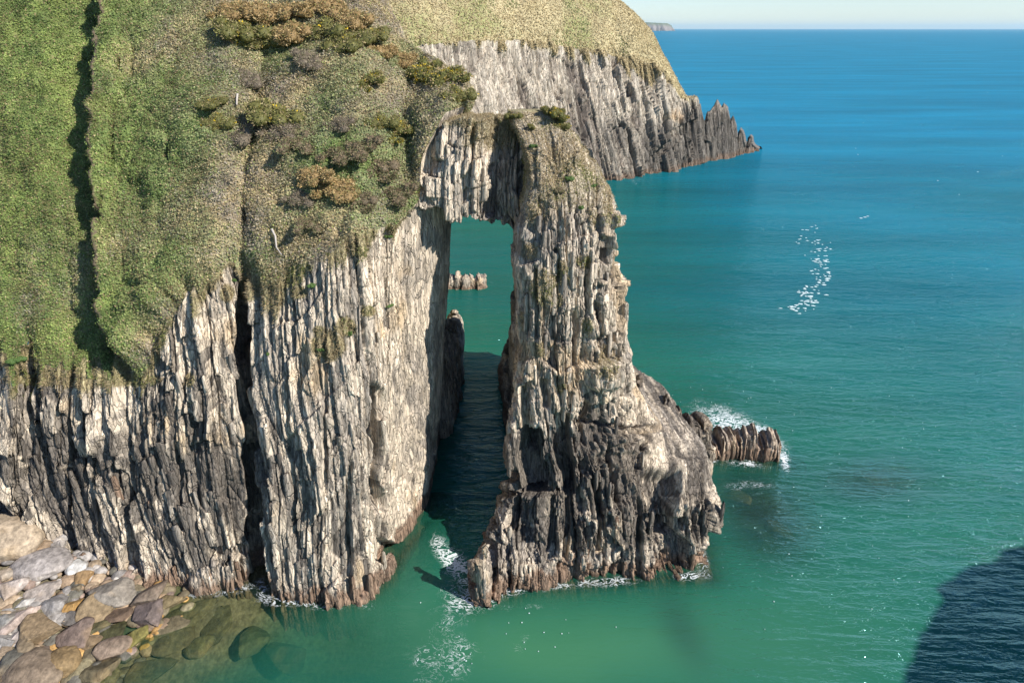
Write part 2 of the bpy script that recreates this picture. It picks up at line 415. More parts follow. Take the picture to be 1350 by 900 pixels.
# deep cleft running down the turf, its right wall standing higher
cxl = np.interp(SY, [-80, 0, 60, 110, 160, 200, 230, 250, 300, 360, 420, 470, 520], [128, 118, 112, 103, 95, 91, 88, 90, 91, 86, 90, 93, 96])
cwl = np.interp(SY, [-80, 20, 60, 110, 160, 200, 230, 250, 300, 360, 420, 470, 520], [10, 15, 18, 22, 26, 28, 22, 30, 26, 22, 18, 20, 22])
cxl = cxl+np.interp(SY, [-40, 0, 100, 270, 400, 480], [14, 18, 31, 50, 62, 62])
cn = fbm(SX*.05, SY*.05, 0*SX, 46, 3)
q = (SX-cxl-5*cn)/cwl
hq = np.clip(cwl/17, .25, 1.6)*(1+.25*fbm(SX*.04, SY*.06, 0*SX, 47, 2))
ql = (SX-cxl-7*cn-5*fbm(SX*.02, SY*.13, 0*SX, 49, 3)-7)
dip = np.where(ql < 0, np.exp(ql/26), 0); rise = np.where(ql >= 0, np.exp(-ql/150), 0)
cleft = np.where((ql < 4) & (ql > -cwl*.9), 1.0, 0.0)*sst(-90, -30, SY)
ds = ds + (-3.0*dip*hq+2.3*rise*np.minimum(hq, 1.1))*np.clip(env+.55, 0, 1)*sst(0, .05, t[..., 0])
for (cx, cy, hw, hh, dep) in [(166, 200, 3, 42, 1.3), (192, 100, 3, 22, .9), (237, 205, 3, 18, .9), (170, 105, 3, 12, .7), (155, 290, 3, 22, .6)]:
    q2 = (np.abs(SX-cx-2*cn)/hw); q3 = np.abs(SY-cy)/hh
    ds = ds - dep*(1-sst(.5, 1.3, q2))*(1-sst(.6, 1.1, q3))
S2 = S+S0_off+Sn*ds[..., None]
rr = np.random.default_rng(3)
pc = slope_colours(S2.reshape(-1, 3), rr).reshape(S2.shape)
pc = smooth1(pc, 2, 1)*.6
SXn, SYn = project(S2)
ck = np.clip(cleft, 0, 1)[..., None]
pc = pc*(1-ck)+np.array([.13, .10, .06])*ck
# back side falling away behind the ridge
bk = []
for (dy, dz) in [(2, -.6), (6, -3), (12, -10), (18, -24), (22, None)]:
    q = S2[-1].copy(); q[:, 1] += dy
    q[:, 2] = np.maximum(q[:, 2]+dz, -3) if dz is not None else -3
    lim = np.interp(uk, [0, 14, 17, 18, 24], [1, 1, .5, .3, .3]); q[:, 1] = S2[-1][:, 1]+dy*lim
    if dy > 2: q[:, 0] = np.minimum(q[:, 0], -9.5 if dy > 6 else -7.0)
    bk.append(q)
Sall = np.concatenate([S2, np.array(bk)], 0); pcall = np.concatenate([pc, np.repeat(pc[-1:], 5, 0)], 0)
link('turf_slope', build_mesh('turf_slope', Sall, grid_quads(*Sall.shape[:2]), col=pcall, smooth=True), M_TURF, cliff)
vis = ((SXn > -140) & (SXn < 640) & (SYn > -30) & (SYn < 520)).astype(float)
maskS = vis*(1-.9*cleft)
S2n = grid_normal(S2)
if S2n[100, 200, 2] < 0: S2n = -S2n
turfP, turfN = S2, S2n
p, n = sample_grid(S2, S2n, maskS, 480000, rr)
dens = fbm(p[:, 0]*.9, p[:, 1]*.9, p[:, 2]*.9, 51, 2)
lc = slope_colours(p, rr)
p = p+n*(.10*np.clip(dens, 0, 1))[:, None]
link('ivy_leaves', leaves('ivy_leaves', p, n, lc, .078, .2, rr), M_LEAF, cliff, kind='stuff')
dry_ = np.clip(fbm(S2[..., 0]*.3, S2[..., 1]*.3, S2[..., 2]*.3, 36, 3)*1.6+.25, 0, 1)
p, n = sample_grid(S2, S2n, maskS*dry_+1e-9, 90000, rr)
link('tussock_grass', blades('tussock_grass', p, n, straw_colours(p, rr)*np.array([.95, 1, .85]), .42, .022, rr, (0, -.15, .3)), M_BLADE, cliff, kind='stuff')
p, n = sample_grid(cliffP, cliffN, cliffM*(cliffPX > -40)+1e-9, 30000, rr)
link('ledge_grass', blades('ledge_grass', p, n, straw_colours(p, rr), .3, .03, rr, (0, -.15, .1)), M_BLADE, cliff, kind='stuff')

# ================================================================== STACK (right pier)
SEC = [ # z, xl, xr, yfl, yfm, yfr, yb
 (-4, -4.6, 17.0, 37.6, 39.6, 40.6, 82), (0, -2.8, 15.7, 39.7, 41.4, 42.2, 81), (1.5, -2.3, 15.8, 40.3, 41.6, 42.5, 80), (3.2, -1.6, 16.0, 42.0, 42.2, 43, 80),
 (5, -1.0, 16.3, 43.8, 42.9, 43.6, 79), (7, -.7, 16.3, 44.6, 43.6, 46.6, 78), (8.2, -.6, 15.0, 45, 44, 48.6, 78), (9.6, -.55, 12.5, 45.2, 44.6, 49, 77),
 (11, -.4, 11.3, 45.4, 45.2, 48.8, 76), (13, -.2, 10.4, 45.6, 45.6, 48.4, 75), (17, -.05, 9.5, 46, 45.9, 48.2, 74),
 (20, .05, 8.8, 46.3, 46.1, 48, 72), (23, .15, 8.5, 46.6, 46.3, 48, 69), (26, .25, 8.3, 47.0, 46.6, 48, 65),
 (27.6, .45, 8.2, 47.4, 47.0, 48.4, 62), (29, .75, 7.5, 47.7, 47.9, 49.2, 60), (30.2, .9, 6.6, 48.2, 49.0, 50, 58), (31.7, .75, 5.3, 49.3, 50.3, 51, 56.8),
 (33.0, .3, 4.5, 51.0, 51.8, 52.2, 56.4), (33.9, -.3, 3.7, 53, 53, 53.2, 56), (34.3, -.2, 3.3, 54, 54, 54, 55)]
SEC = np.array(SEC, float)
zs = np.concatenate([np.arange(-3, 34.25, .075), [34.3]])
I = lambda k: smooth1(np.interp(zs, SEC[:, 0], SEC[:, k]), 5)
xl, xr, yfl, yfm, yfr, yb = [I(k) for k in range(1, 7)]
def path(zv, a, b, c, dd, e, f):
    w_ = b-a
    return [(a+.6, f), ((a+.1 if a > 0 else a*.2), (c+f)/2+1), (a, c+1.6), (a+.35, c+.25), (a+w_*.25, c*.55+dd*.45-.35), (a+w_*.5, dd), (a+w_*.78, (dd+e)/2-.15), (b-.5, e+.1), (b, e+1.2), (b-.1, min((e+f)/2, 52.5)), (b-.7, min(f, 58)), (min(b-.7, 7.2), f), ((a+min(b, 7.2))/2, f+.4)]
pathA = np.array([path(*t) for t in zip(zs, xl, xr, yfl, yfm, yfr, yb)])         # (R,12,2)
cntw = [70, 90, 22, 70, 75, 75, 60, 18, 50, 40, 24, 24, 24]
uu = np.concatenate([np.arange(c)/c+i for i, c in enumerate(cntw)])
pw = np.concatenate([pathA, pathA[:, :1]], 1)
i0 = np.floor(uu).astype(int); fu = (uu-i0)[None, :, None]
XY = pw[:, i0]*(1-fu)+pw[:, i0+1]*fu
XY = smooth1(XY, 9, 1, True)
P = np.concatenate([XY, np.repeat(zs[:, None, None], XY.shape[1], 1)], -1)
Nn = grid_normal(P, True); Nn = smooth1(smooth1(Nn, 10, 1, True), 6, 0); Nn /= np.linalg.norm(Nn, axis=-1, keepdims=True)
if Nn[200, 200, 1] > 0: Nn = -Nn
x, y, z = P[..., 0], P[..., 1], P[..., 2]
warp = .9*fbm(x*.14, y*.14, z*.11, 121, 1)+.12*fbm(x*.6, y*.6, z*.5, 122, 1)+.22*(hsh(np.floor(z/.8+3*vn(x*.6, y, 0*z, 3)), np.floor(x/1.1))-.5)
bcoord = x+.15*y+warp+.05*(z-14)*(z < 14)
BED2 = Beds(29, [(3.2, 4.2, .85, 1.0, .3), (1.3, 2.2, .62, 1.3, .4), (.55, 1.3, .33, 1.3, .22), (.22, .7, .14, 1.1, .08)])
BEDX = Beds(33, [(2.4, 4.0, .2, .8, .1)])
d, tint = BED2(bcoord, z)
d = d+BEDX(x*.75+z*.6+.4*warp, z*.8-x*.5)[0]
d = d*(.6+.55*sst(-.35, .35, fbm(x*.2, y*.2, z*.25, 130, 2)))
sidew = 1-sst(.3, 1.3, x-xl[:, None])
sidew *= (y > 47.5)
topw = sst(27.5, 30, z)
shd = sst(9.5, 12, x)*sst(4.5, 6.5, z)*(1-sst(12, 14, z))
d = d*(1-.55*sidew)*(1-.6*topw)*(1-.6*shd)+.42*fbm(x*.22, y*.22, z*.2, 125, 2)+.09*fbm(x*2.6, y*2.6, z*2, 126, 3)
lump = fbm(x*.5, y*.5, z*.55, 127, 2)
d = d+.12*lump*(1-topw)+topw*(.35*fbm(x*.35, y*.35, z*.35, 128, 2)+.2*fbm(x*1.2, y*1.2, z*1.2, 129, 2))
PX, PY = project(P)
d = carve(d, PX, PY, [(700, 610, 16, 40, 1.8, 0), (745, 600, 10, 55, 1.5, .1), (872, 655, 20, 36, 1.6, 0), (880, 700, 16, 14, 1.2, 0), (672, 660, 9, 38, 1.5, 0),
 (650, 740, 6, 30, 1.3, .1), (716, 520, 7, 18, .9, 0), (800, 330, 6, 20, .8, 0), (748, 700, 4, 45, .9, 0), (725, 690, 3, 40, .7, 0), (790, 690, 3, 50, .7, 0), (845, 700, 3, 40, .7, 0), (905, 720, 3, 35, .6, 0), (690, 560, 5, 50, .9, .1), (735, 350, 4, 20, .6, 0), (705, 400, 3, 50, .6, 0), (760, 450, 4, 40, .6, 0), (790, 430, 3, 30, .6, 0), (812, 470, 4, 30, .6, 0), (850, 560, 3, 20, .5, 0), (815, 560, 60, 5, .7, 0), (700, 645, 50, 4, .8, 0),
 (770, 555, 6, 30, .8, 0), (730, 440, 4, 40, .5, 0), (776, 380, 4, 40, .5, 0), (840, 600, 5, 20, .7, 0), (812, 640, 5, 26, .7, 0), (660, 600, 6, 30, .9, 0)])
for (cx, cy, hw, hh, dep) in [(812, 292, 9, 8, .6), (830, 585, 45, 14, .5), (905, 640, 22, 35, .5), (640, 770, 9, 30, .7), (795, 480, 20, 30, .3)]:
    q = np.maximum(np.abs(PX-cx)/hw, np.abs(PY-cy)/hh); d = d+dep*(1-sst(.8, 1.1, q))
fade = sst(35.9, 35.0, z)*1.0
P2 = P+Nn*d[..., None]*(1-.8*sst(32.0, 34.0, z))[..., None]
PXn, PYn = project(P2)
zz = P2[..., 2]
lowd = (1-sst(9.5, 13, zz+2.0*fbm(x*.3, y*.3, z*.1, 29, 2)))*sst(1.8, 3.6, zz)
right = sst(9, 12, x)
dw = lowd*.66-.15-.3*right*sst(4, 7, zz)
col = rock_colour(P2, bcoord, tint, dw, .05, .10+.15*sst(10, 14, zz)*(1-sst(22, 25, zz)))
vegn = fbm(P2[..., 0]*.7, P2[..., 1]*.7, P2[..., 2]*.7, 171, 3)
up = grid_normal(smooth1(P2, 2, 0), True); up = np.abs(up[..., 2])*np.sign(1)
veg = sst(27.0, 29.0, zz+1.6*vegn)*(.75+.25*sst(-.2, .3, vegn))
veg = veg*(1-sst(.0, .6, np.abs(0*x)))
veg = veg*(1-.8*sst(7.4, 8.2, x)*(zz < 31))
veg = veg*(1-.85*(1-sst(.2, 1.0, x))*(zz < 32.5))
for (cx, cy, hw, hh) in [(720, 375, 20, 30), (742, 360, 14, 20), (735, 395, 12, 12), (800, 480, 20, 26), (712, 460, 10, 14), (770, 345, 14, 10), (775, 430, 10, 14), (700, 330, 14, 14), (740, 510, 12, 8), (690, 420, 8, 14)]:
    q = ((PXn-cx)/hw)**2+((PYn-cy)/hh)**2
    veg = np.maximum(veg, (1-sst(.3, 1.0, q+.9*vegn))*(y < 50)*.9)
sc = np.array([.40, .335, .23])*(1+.4*vegn[..., None])
col = col*(1-.85*veg[..., None])+sc*.85*veg[..., None]
arch = link('sea_arch', None, label='tall pale stack joined to the cliff by a high rock arch', category='sea arch')
R_, C_ = P2.shape[:2]
cap = [list(range((R_-1)*C_, R_*C_))]
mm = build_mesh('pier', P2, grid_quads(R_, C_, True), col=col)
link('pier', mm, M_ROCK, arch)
# small cap of turf on the pier top
cc = P2[-1].mean(0); ang = np.linspace(0, 2*math.pi, 40, endpoint=False)
rings = [P2[-1]+ (cc-P2[-1])*f+np.array([0, 0, .12*math.sin(f*2)]) for f in (0, .35, .7, .99)]
capP = np.array(rings); link('turf_cap', build_mesh('turf_cap', capP, grid_quads(4, C_, True), col=np.full(capP.shape, .2)*np.array([1.3, 1.1, .6])), M_TURF, arch)
stackP, stackN, stackPX, stackPY, stackC = P2, Nn, PXn, PYn, col
vv = (stackN[..., 1] < .5)*veg
p, n = sample_grid(P2, Nn, vv+1e-9, 52000, rr)
link('dry_grass', blades('dry_grass', p, n, straw_colours(p, rr)*1.25, .24, .026, rr, (0, -.2, .2)), M_BLADE, arch, kind='stuff')
p, n = sample_grid(P2, Nn, (vv > .5)*np.clip(vegn+.2, 0, 1)+1e-9, 14000, rr)
link('low_herbs', leaves('low_herbs', p, n, straw_colours(p, rr)*.9, .07, .14, rr), M_LEAF, arch, kind='stuff')

# ------------------------------------------------------------------ lintel
xs = np.arange(-9.5, 2.6, .06)
ztop = smooth1(np.interp(xs, [-9.5, -7, -6.3, -5.6, -4.7, -3.2, -1, 1, 2.6], [27.5, 29.6, 31.2, 32.8, 34.0, 34.2, 34.0, 34.0, 33.6]), 4)
zbot = np.interp(xs, [-9.5, -6.6, -5.6, -4.4, -3.2, -2.0, -1.2, -.6, .2, 2.6], [27.6, 27.7, 27.6, 27.0, 27.0, 26.5, 26.1, 25.8, 25.4, 24.5])
blk = Beds(77, [(.9, 99, .38, 0, 0), (.35, 99, .15, 0, 0)])(xs, 0*xs)[0]; zbot = zbot+blk
yfr_ = smooth1(np.interp(xs, [-9.5, -6.5, -5, -3, -1.9, -1.5, 2.6], [50.8, 50.4, 50.0, 49.9, 50.1, 52.3, 52.5]), 3)
fa, fb_, ft, fk = 110, 40, 50, 30
rows = []
for i in range(len(xs)):
    zt, zb, yf = ztop[i], zbot[i], yfr_[i]
    s = np.linspace(0, 1, fa, endpoint=False); front = np.stack([yf+.35*(1-s)**6*0+1.9*s**1.7, zb+(zt-zb)*s], -1)
    s = np.linspace(0, 1, ft, endpoint=False); topl = np.stack([yf+1.9+(58.0-yf-1.9)*s, zt+.1*np.sin(s*math.pi)-.5*s], -1)
    s = np.linspace(0, 1, fk, endpoint=False); back = np.stack([58.0+0*s, zt-.5+(zb-zt+.5)*s], -1)
    s = np.linspace(0, 1, fb_, endpoint=False); bot = np.stack([58.0+(yf-58.0)*s, zb+.5*np.sin(s*math.pi)], -1)
    rows.append(np.concatenate([front, topl, back, bot]))
YZ = np.array(rows); P = np.concatenate([np.repeat(xs[:, None, None], YZ.shape[1], 1), YZ], -1)
Nn = grid_normal(P, True); Nn = smooth1(Nn, 8, 1, True); Nn = smooth1(Nn, 5, 0); Nn /= np.linalg.norm(Nn, axis=-1, keepdims=True)
if Nn[100, 40, 1] > 0: Nn = -Nn
x, y, z = P[..., 0], P[..., 1], P[..., 2]
bend = .42*np.clip(z-30, 0, 9)*.55
bcoord = x-bend*.55+.10*fbm(x*.4, y*.4, z*.3, 141, 2)+.05*y
d, tint = Beds(53, [(2.4, 12, .35, .9, .3), (1.0, 1.7, .5, 1.2, .5), (.42, 1.1, .26, 1.2, .2), (.17, .8, .08, .5, .06)])(bcoord, z)
d = d*(1-.75*sst(.2, 1.2, y-(yfr_[:, None]+1.2)))+.15*fbm(x*.5, y*.5, z*.5, 143, 3)
P2 = P+Nn*d[..., None]
PXn, PYn = project(P2)
col = rock_colour(P2, bcoord, tint, np.full(x.shape, -.3)+.42*sst(640, 650, PXn), .4-.5*sst(640, 650, PXn), .08)  # recess at the right end painted darker to deepen its shade
vg = fbm(x*.9, y*.9, z*.6, 144, 3)
lv = np.maximum(sst(33.2, 33.8, z+.6*vg)*(x > -5), sst(.0, .5, vg+.25-np.abs(PXn-628)/16-np.abs(PYn-190)/90))
lv = np.maximum(lv, sst(31.8, 33.0, z+1.2*vg)*sst(-4.2, -2.6, x))
col = col*(1-.8*lv[..., None])+np.array([.30, .25, .14])*.8*lv[..., None]
link('lintel', build_mesh('lintel', P2, grid_quads(*P2.shape[:2], True), col=col), M_ROCK, arch)
p, n = sample_grid(P2, Nn, lv*(Nn[..., 1] < .6)+1e-9, 14000, rr)
link('arch_grass', blades('arch_grass', p, n, straw_colours(p, rr), .28, .026, rr, (0, -.15, .3)), M_BLADE, arch, kind='stuff')

# ================================================================== HEADLAND BEHIND
Z = at_z
HB = [((-90, 150), (-90, 165, 38), (-90, 215, 62)),
 ((-40, 146), (-42, 162, 38), (-40, 215, 60)),
 ((-16, 153), E(540, 62, 172), E(520, -80, 216)),
 (Z(640, 275)[:2], E(610, 52, 186), E(610, -70, 224)),
 (Z(700, 256)[:2], E(680, 52, 202), E(690, -60, 232)),
 (Z(770, 242)[:2], E(745, 60, 212), E(745, -45, 236)),
 (Z(800, 238)[:2], E(790, 66, 218), E(785, -25, 238)),
 (Z(840, 234)[:2], E(832, 76, 221), E(822, 3, 240)),
 (Z(866, 229)[:2], E(860, 84, 224), E(848, 27, 242)),
 (Z(885, 226)[:2], E(878, 99, 226), E(866, 56, 240)),
 (Z(900, 223)[:2], E(896, 130, 227), E(884, 92, 236)),
 (Z(908, 221)[:2], E(905, 129, 229), E(904, 127, 232)),
 (Z(917, 219)[:2], E(916, 127, 230), E(916, 127, 234)),
 (Z(918, 218.7)[:2], E(918, 128, 231), E(918, 130, 235)),
 (Z(923, 217.3)[:2], E(923, 136, 232), E(923, 138, 236)),
 (Z(927, 215.2)[:2], E(927, 172, 233), E(927, 174, 237)),
 (Z(930, 213.8)[:2], E(930, 176, 233), E(930, 178, 237)),
 (Z(933, 213.2)[:2], E(933, 146, 235), E(933, 148, 239)),
 (Z(939, 212.2)[:2], E(939, 141, 236), E(939, 143, 240)),
 (Z(945, 211.2)[:2], E(945, 133, 238), E(945, 135, 242)),
 (Z(950, 210.3)[:2], E(950, 147, 239), E(950, 149, 243)),
 (Z(954, 209.7)[:2], E(954, 138, 240), E(954, 140, 244)),
 (Z(959, 208.8)[:2], E(959, 145, 241), E(959, 147, 245)),
 (Z(962, 208.2)[:2], E(962, 163, 241), E(962, 165, 245)),
 (Z(966, 207.4)[:2], E(966, 151, 242), E(966, 153, 246)),
 (Z(970, 206.6)[:2], E(970, 160, 243), E(970, 162, 247)),
 (Z(973, 206.0)[:2], E(973, 182, 244), E(973, 184, 248)),
 (Z(977, 205.2)[:2], E(977, 169, 245), E(977, 171, 249)),
 (Z(982, 204.1)[:2], E(982, 178, 246), E(982, 180, 250)),
 (Z(985, 203.5)[:2], E(985, 192, 247), E(985, 194, 251)),
 (Z(990, 202.4)[:2], E(990, 181, 249), E(990, 183, 253)),
 (Z(996, 200.9)[:2], E(996, 192, 251), E(996, 194, 255)),
 (Z(1003, 199)[:2], E(1001, 196, 253), E(1001, 196.5, 258)),
 (Z(1005, 196)[:2], E(1002, 195, 260), E(1001, 195, 262)),
 ((75, 275), (72, 275, 8), (70, 276, 9)), ((40, 300), (38, 300, 20), (30, 300, 40)), ((-40, 320), (-40, 318, 30), (-50, 310, 50)), ((-120, 300), (-120, 298, 30), (-118, 290, 55))]
base = [(*a[0], 0.0) for a in HB]; edge = [a[1] for a in HB]; top = [a[2] for a in HB]
pmh = [.5, 1.5]+[4]*8+[6]*(len(HB)-15)+[1, .3, .2, .1]; pmh = (pmh+[.1]*9)[:len(HB)-1]
(L, u) = stations([base, edge, top], pmh, sm=2)
B0, E0, T0 = L
jb = Beds(401, [(3.5, 99, 1, 0, 0), (1.3, 99, .8, 0, 0)])(E0[:, 0]+.3*E0[:, 1], 0*E0[:, 0])[0]
E0[:, 2] += jb*1.0*(E0[:, 2] > 4)*(E0[:, 0] > 45)*sst(44, 58, E0[:, 0]); 
tf = sst(55, 62, E0[:, 0]); T0[:, 2] = T0[:, 2]*(1-tf)+(E0[:, 2]-.3)*tf
NVh = 200
v = np.linspace(-.08, 1, NVh)[:, None, None]
P = B0[None]*(1-v)+E0[None]*v
Nn = grid_normal(P); Nn = smooth1(Nn, 10, 1); Nn /= np.linalg.norm(Nn, axis=-1, keepdims=True)
if Nn[60, 150, 1] > 0: Nn = -Nn
x, y, z = P[..., 0], P[..., 1], P[..., 2]
warp = 1.2*fbm(x*.05, y*.05, z*.05, 221, 2)+.4*fbm(x*.2, y*.2, z*.2, 222, 2)
bcoord = x*.8+.45*y+warp
d, tint = Beds(61, [(9, 26, 2.0, .9, .8), (3.4, 12, 1.8, 1.1, 1.5), (1.4, 5, 1.1, .9, .9), (.65, 3, .5, .5, .4)])(bcoord, z)
d = d+1.2*fbm(x*.06, y*.06, z*.06, 223, 3)+.3*fbm(x*.5, y*.5, z*.4, 224, 2)
d = d*(1-.5*tf[None])*(1-.6*sst(.9, 1, v[..., 0]))
P2 = P+Nn*d[..., None]
PXn, PYn = project(P2)
lowd = (1-sst(13, 20, P2[..., 2]+3*fbm(x*.08, y*.08, z*.05, 225, 3)))
dw = lowd*.55-.16+.3*sst(896, 908, PXn)
bl = P2/6.0
c1 = fbm(x*.05, y*.05, z*.04, 226, 3); c2 = fbm(bcoord*.5, y*.02, z*.05, 227, 3)
m = sst(-.5, .5, c2+tint*.5+.3)[..., None]; col = np.array([.16, .13, .105])*(1-m)+np.array([.42, .36, .28])*m
dk = sst(.05, .6, dw+.5*c1+.35*c2)[..., None]; col = col*(1-.85*dk)+np.array([.08, .07, .06])*.85*dk
tn = (sst(.1, .5, fbm(x*.08, y*.08, z*.06, 228, 3)+.5-np.hypot((PXn-880)/40, (PYn-155)/22))*.6*(1-dk[..., 0]*.6))[..., None]; col = col*(1-tn)+np.array([.42, .27, .13])*tn
bw = (1-sst(.6, 2.2, P2[..., 2]+c2))[..., None]*.8; col = col*(1-bw)+BARN*.8*bw
eh = E0[None, :, 2]-P2[..., 2]
dr = (1-sst(-1.5, 4, eh+7*c2+5*c1+1.5))*(1-tf[None])
gc = np.array([.40, .335, .2])*(1+.3*c1[..., None]); gg = sst(.25, .6, fbm(x*.15, y*.15, z*.15, 229, 3))[..., None]; gc = gc*(1-gg*.6)+np.array([.14, .19, .05])*gg*.6
col = col*(1-dr[..., None])+gc*dr[..., None]
headP, headN, headD = P2, Nn, dr*((PXn > 460) & (PXn < 905) & (PYn > -10))
head = link('headland', None, label='long ribbed headland with a grassy crown running out to sea behind the arch', category='headland')
link('rock_face', build_mesh('headland_rock_face', P2, grid_quads(*P2.shape[:2]), col=col), M_ROCKFAR, head)
NS = 90
t = np.linspace(0, 1, NS)[:, None, None]
sm_ = (1-tf)[:, None]
Esm = smooth1(P2[-1], 14, 0)*sm_+P2[-1]*(1-sm_); Tsm = smooth1(T0, 14, 0)*sm_+T0*(1-sm_)
S = Esm[None]*(1-t)+Tsm[None]*t+(P2[-1]-Esm)[None]*(1-sst(0, .12, t))
Sn = smooth1(grid_normal(S), 8, 1)
if Sn[40, 150, 2] < 0: Sn = -Sn
Sn = smooth1(Sn, 6, 1)
x, y, z = S[..., 0], S[..., 1], S[..., 2]
ln = np.linalg.norm(T0-P2[-1], axis=1)
en = sst(0, .1, t[..., 0])*np.minimum(1, ln/25)[None]*(1-sst(.75, 1, t[..., 0]))
S2 = S+Sn*(en*(2.0*np.sin(t[..., 0]*math.pi)+1.6*fbm(x*.06, y*.06, z*.06, 231, 3)+.5*fbm(x*.3, y*.3, z*.3, 232, 3)))[..., None]
c1 = fbm(x*.05, y*.05, z*.05, 233, 4); c2 = fbm(x*.25, y*.25, z*.25, 234, 3)
gc = np.array([.40, .335, .19])*(1+.25*c2[..., None])
finrock = tf[None, :, None]
g1 = sst(.05, .45, c1+.3*c2)[..., None]; gc = gc*(1-g1*.7)+np.array([.17, .20, .06])*g1*.7
g2 = sst(.25, .5, -c1+.4*c2)[..., None]; gc = gc*(1-g2*.5)+np.array([.24, .19, .09])*g2*.5
gc = gc*(1-finrock)+np.array([.13, .115, .10])*finrock
bk = []
for (dy, dz) in [(6, -1), (20, -9), (34, -40), (40, -99)]:
    q = S2[-1].copy(); fl = np.minimum(1, ln/25)*.9+.1
    q[:, 1] += dy*fl; q[:, 2] = np.maximum(q[:, 2]+dz, -3); bk.append(q)
Sa = np.concatenate([S2, bk]); ga = np.concatenate([gc, np.repeat(gc[-1:], 4, 0)])
link('grassy_crown', build_mesh('grassy_crown', Sa, grid_quads(*Sa.shape[:2]), col=ga, smooth=True), M_TURF, head)
Sv = grid_normal(S2); Sv = Sv if Sv[40, 150, 2] > 0 else -Sv
SXh, SYh = project(S2)
p, n = sample_grid(S2, Sv, ((SXh > 460) & (SXh < 920) & (SYh > -30)).astype(float), 60000, rr)
k = rr.random((len(p), 1)); pcg = (STRAW*1.2*k+np.array([.36, .30, .17])*(1-k))
ng = fbm(p[:, 0]*.12, p[:, 1]*.12, p[:, 2]*.12, 236, 3)[:, None]; pcg = np.where(ng+.2*rr.normal(size=(len(p), 1)) > .32, np.array([.16, .19, .06]), pcg)*rr.uniform(.75, 1.25, (len(p), 1))
p2_, n2_ = sample_grid(headP, headN, np.clip(headD-.25, 0, 1)+1e-9, 26000, rr); k = rr.random((len(p2_), 1)); c2_ = (STRAW*1.2*k+np.array([.36, .30, .17])*(1-k))*rr.uniform(.75, 1.25, (len(p2_), 1))
p = np.concatenate([p, p2_]); n = np.concatenate([n, n2_]); pcg = np.concatenate([pcg, c2_])
link('rough_grass', leaves('rough_grass', p, n, pcg, .26, .3, rr), M_LEAF, head, kind='stuff')

# ------------------------------------------------------------------ far headland on the horizon
YD = 15000.
fx = np.array([700, 760, 815, 835, 850, 862, 872, 880, 885, 887, 888]); fy = np.array([27, 28, 28.5, 28.6, 29.5, 30.2, 30.6, 31.0, 34, 37, 40.4])
nx = np.linspace(700, 888, 120); ny = np.interp(nx, fx, fy)
tops = np.array([at_y(a, b, YD) for a, b in zip(nx, ny)])
jr = fbm(nx*.25, 0*nx, 0*nx, 301, 3); bs = tops.copy(); bs[:, 2] = -20; bs[:, 1] -= 300+260*jr; tops[:, 1] += 60*jr
hh = [bs, bs*.45+tops*.55+np.array([0, -30, 0]), tops, tops+np.array([0, 1500, 30]), tops*np.array([1, 1, 0])+np.array([0, 2600, -20])]
hh = np.array(hh); hh[3, :, 2] = np.minimum(hh[3, :, 2], hh[2, :, 2]+4)
cf = np.array([[.20, .17, .15], [.26, .22, .19], [.12, .15, .07], [.12, .15, .07], [.12, .15, .07]])[:, None, :]*(1+.5*jr[None, :, None])
link('far_headland', build_mesh('far_headland', hh, grid_quads(5, 120), col=np.clip(cf, .02, 1)), M_TURF,
     label='low blue headland far off on the horizon', category='headland')

# ------------------------------------------------------------------ cliff across the cove, out of frame to the right
ca = np.linspace(0, 2*math.pi, 240, endpoint=False); czs = np.linspace(-4, 30, 90)
cx_, cy_ = 81.5, 2.5
Pc = []
for zc in czs:
    f = 1.12-.10*max(zc, 0)/30-.5*max(0, zc-27)/6
    Pc.append(np.stack([cx_+28*f*np.cos(ca), cy_+26*f*np.sin(ca), np.full(240, zc)], -1))
Pc = np.array(Pc); Pc = np.concatenate([Pc, [np.array([cx_, cy_, 31.5])+(Pc[-1]-np.array([cx_, cy_, 30]))*f for f in (.6, .01)]])
Nc = grid_normal(Pc, True)
if Nc[40, 0, 0] < 0: Nc = -Nc
bc = Pc[..., 0]+.3*Pc[..., 1]; dc, tc = Beds(91, [(6, 12, 1.4, .8, .3), (2, 6, .7, .8, .4)])(bc, Pc[..., 2])
dc = dc+1.5*fbm(Pc[..., 0]*.08, Pc[..., 1]*.08, Pc[..., 2]*.08, 93, 3)
Pc[:90] += (Nc*dc[..., None]*.28)[:90]
cc = rock_colour(Pc, bc, tc, np.full(bc.shape, -.1), .1); cc[-3:] = np.array([.2, .2, .08])
link('cove_cliff', build_mesh('cove_cliff', Pc, grid_quads(*Pc.shape[:2], True), col=cc), M_ROCK,
     kind='structure')

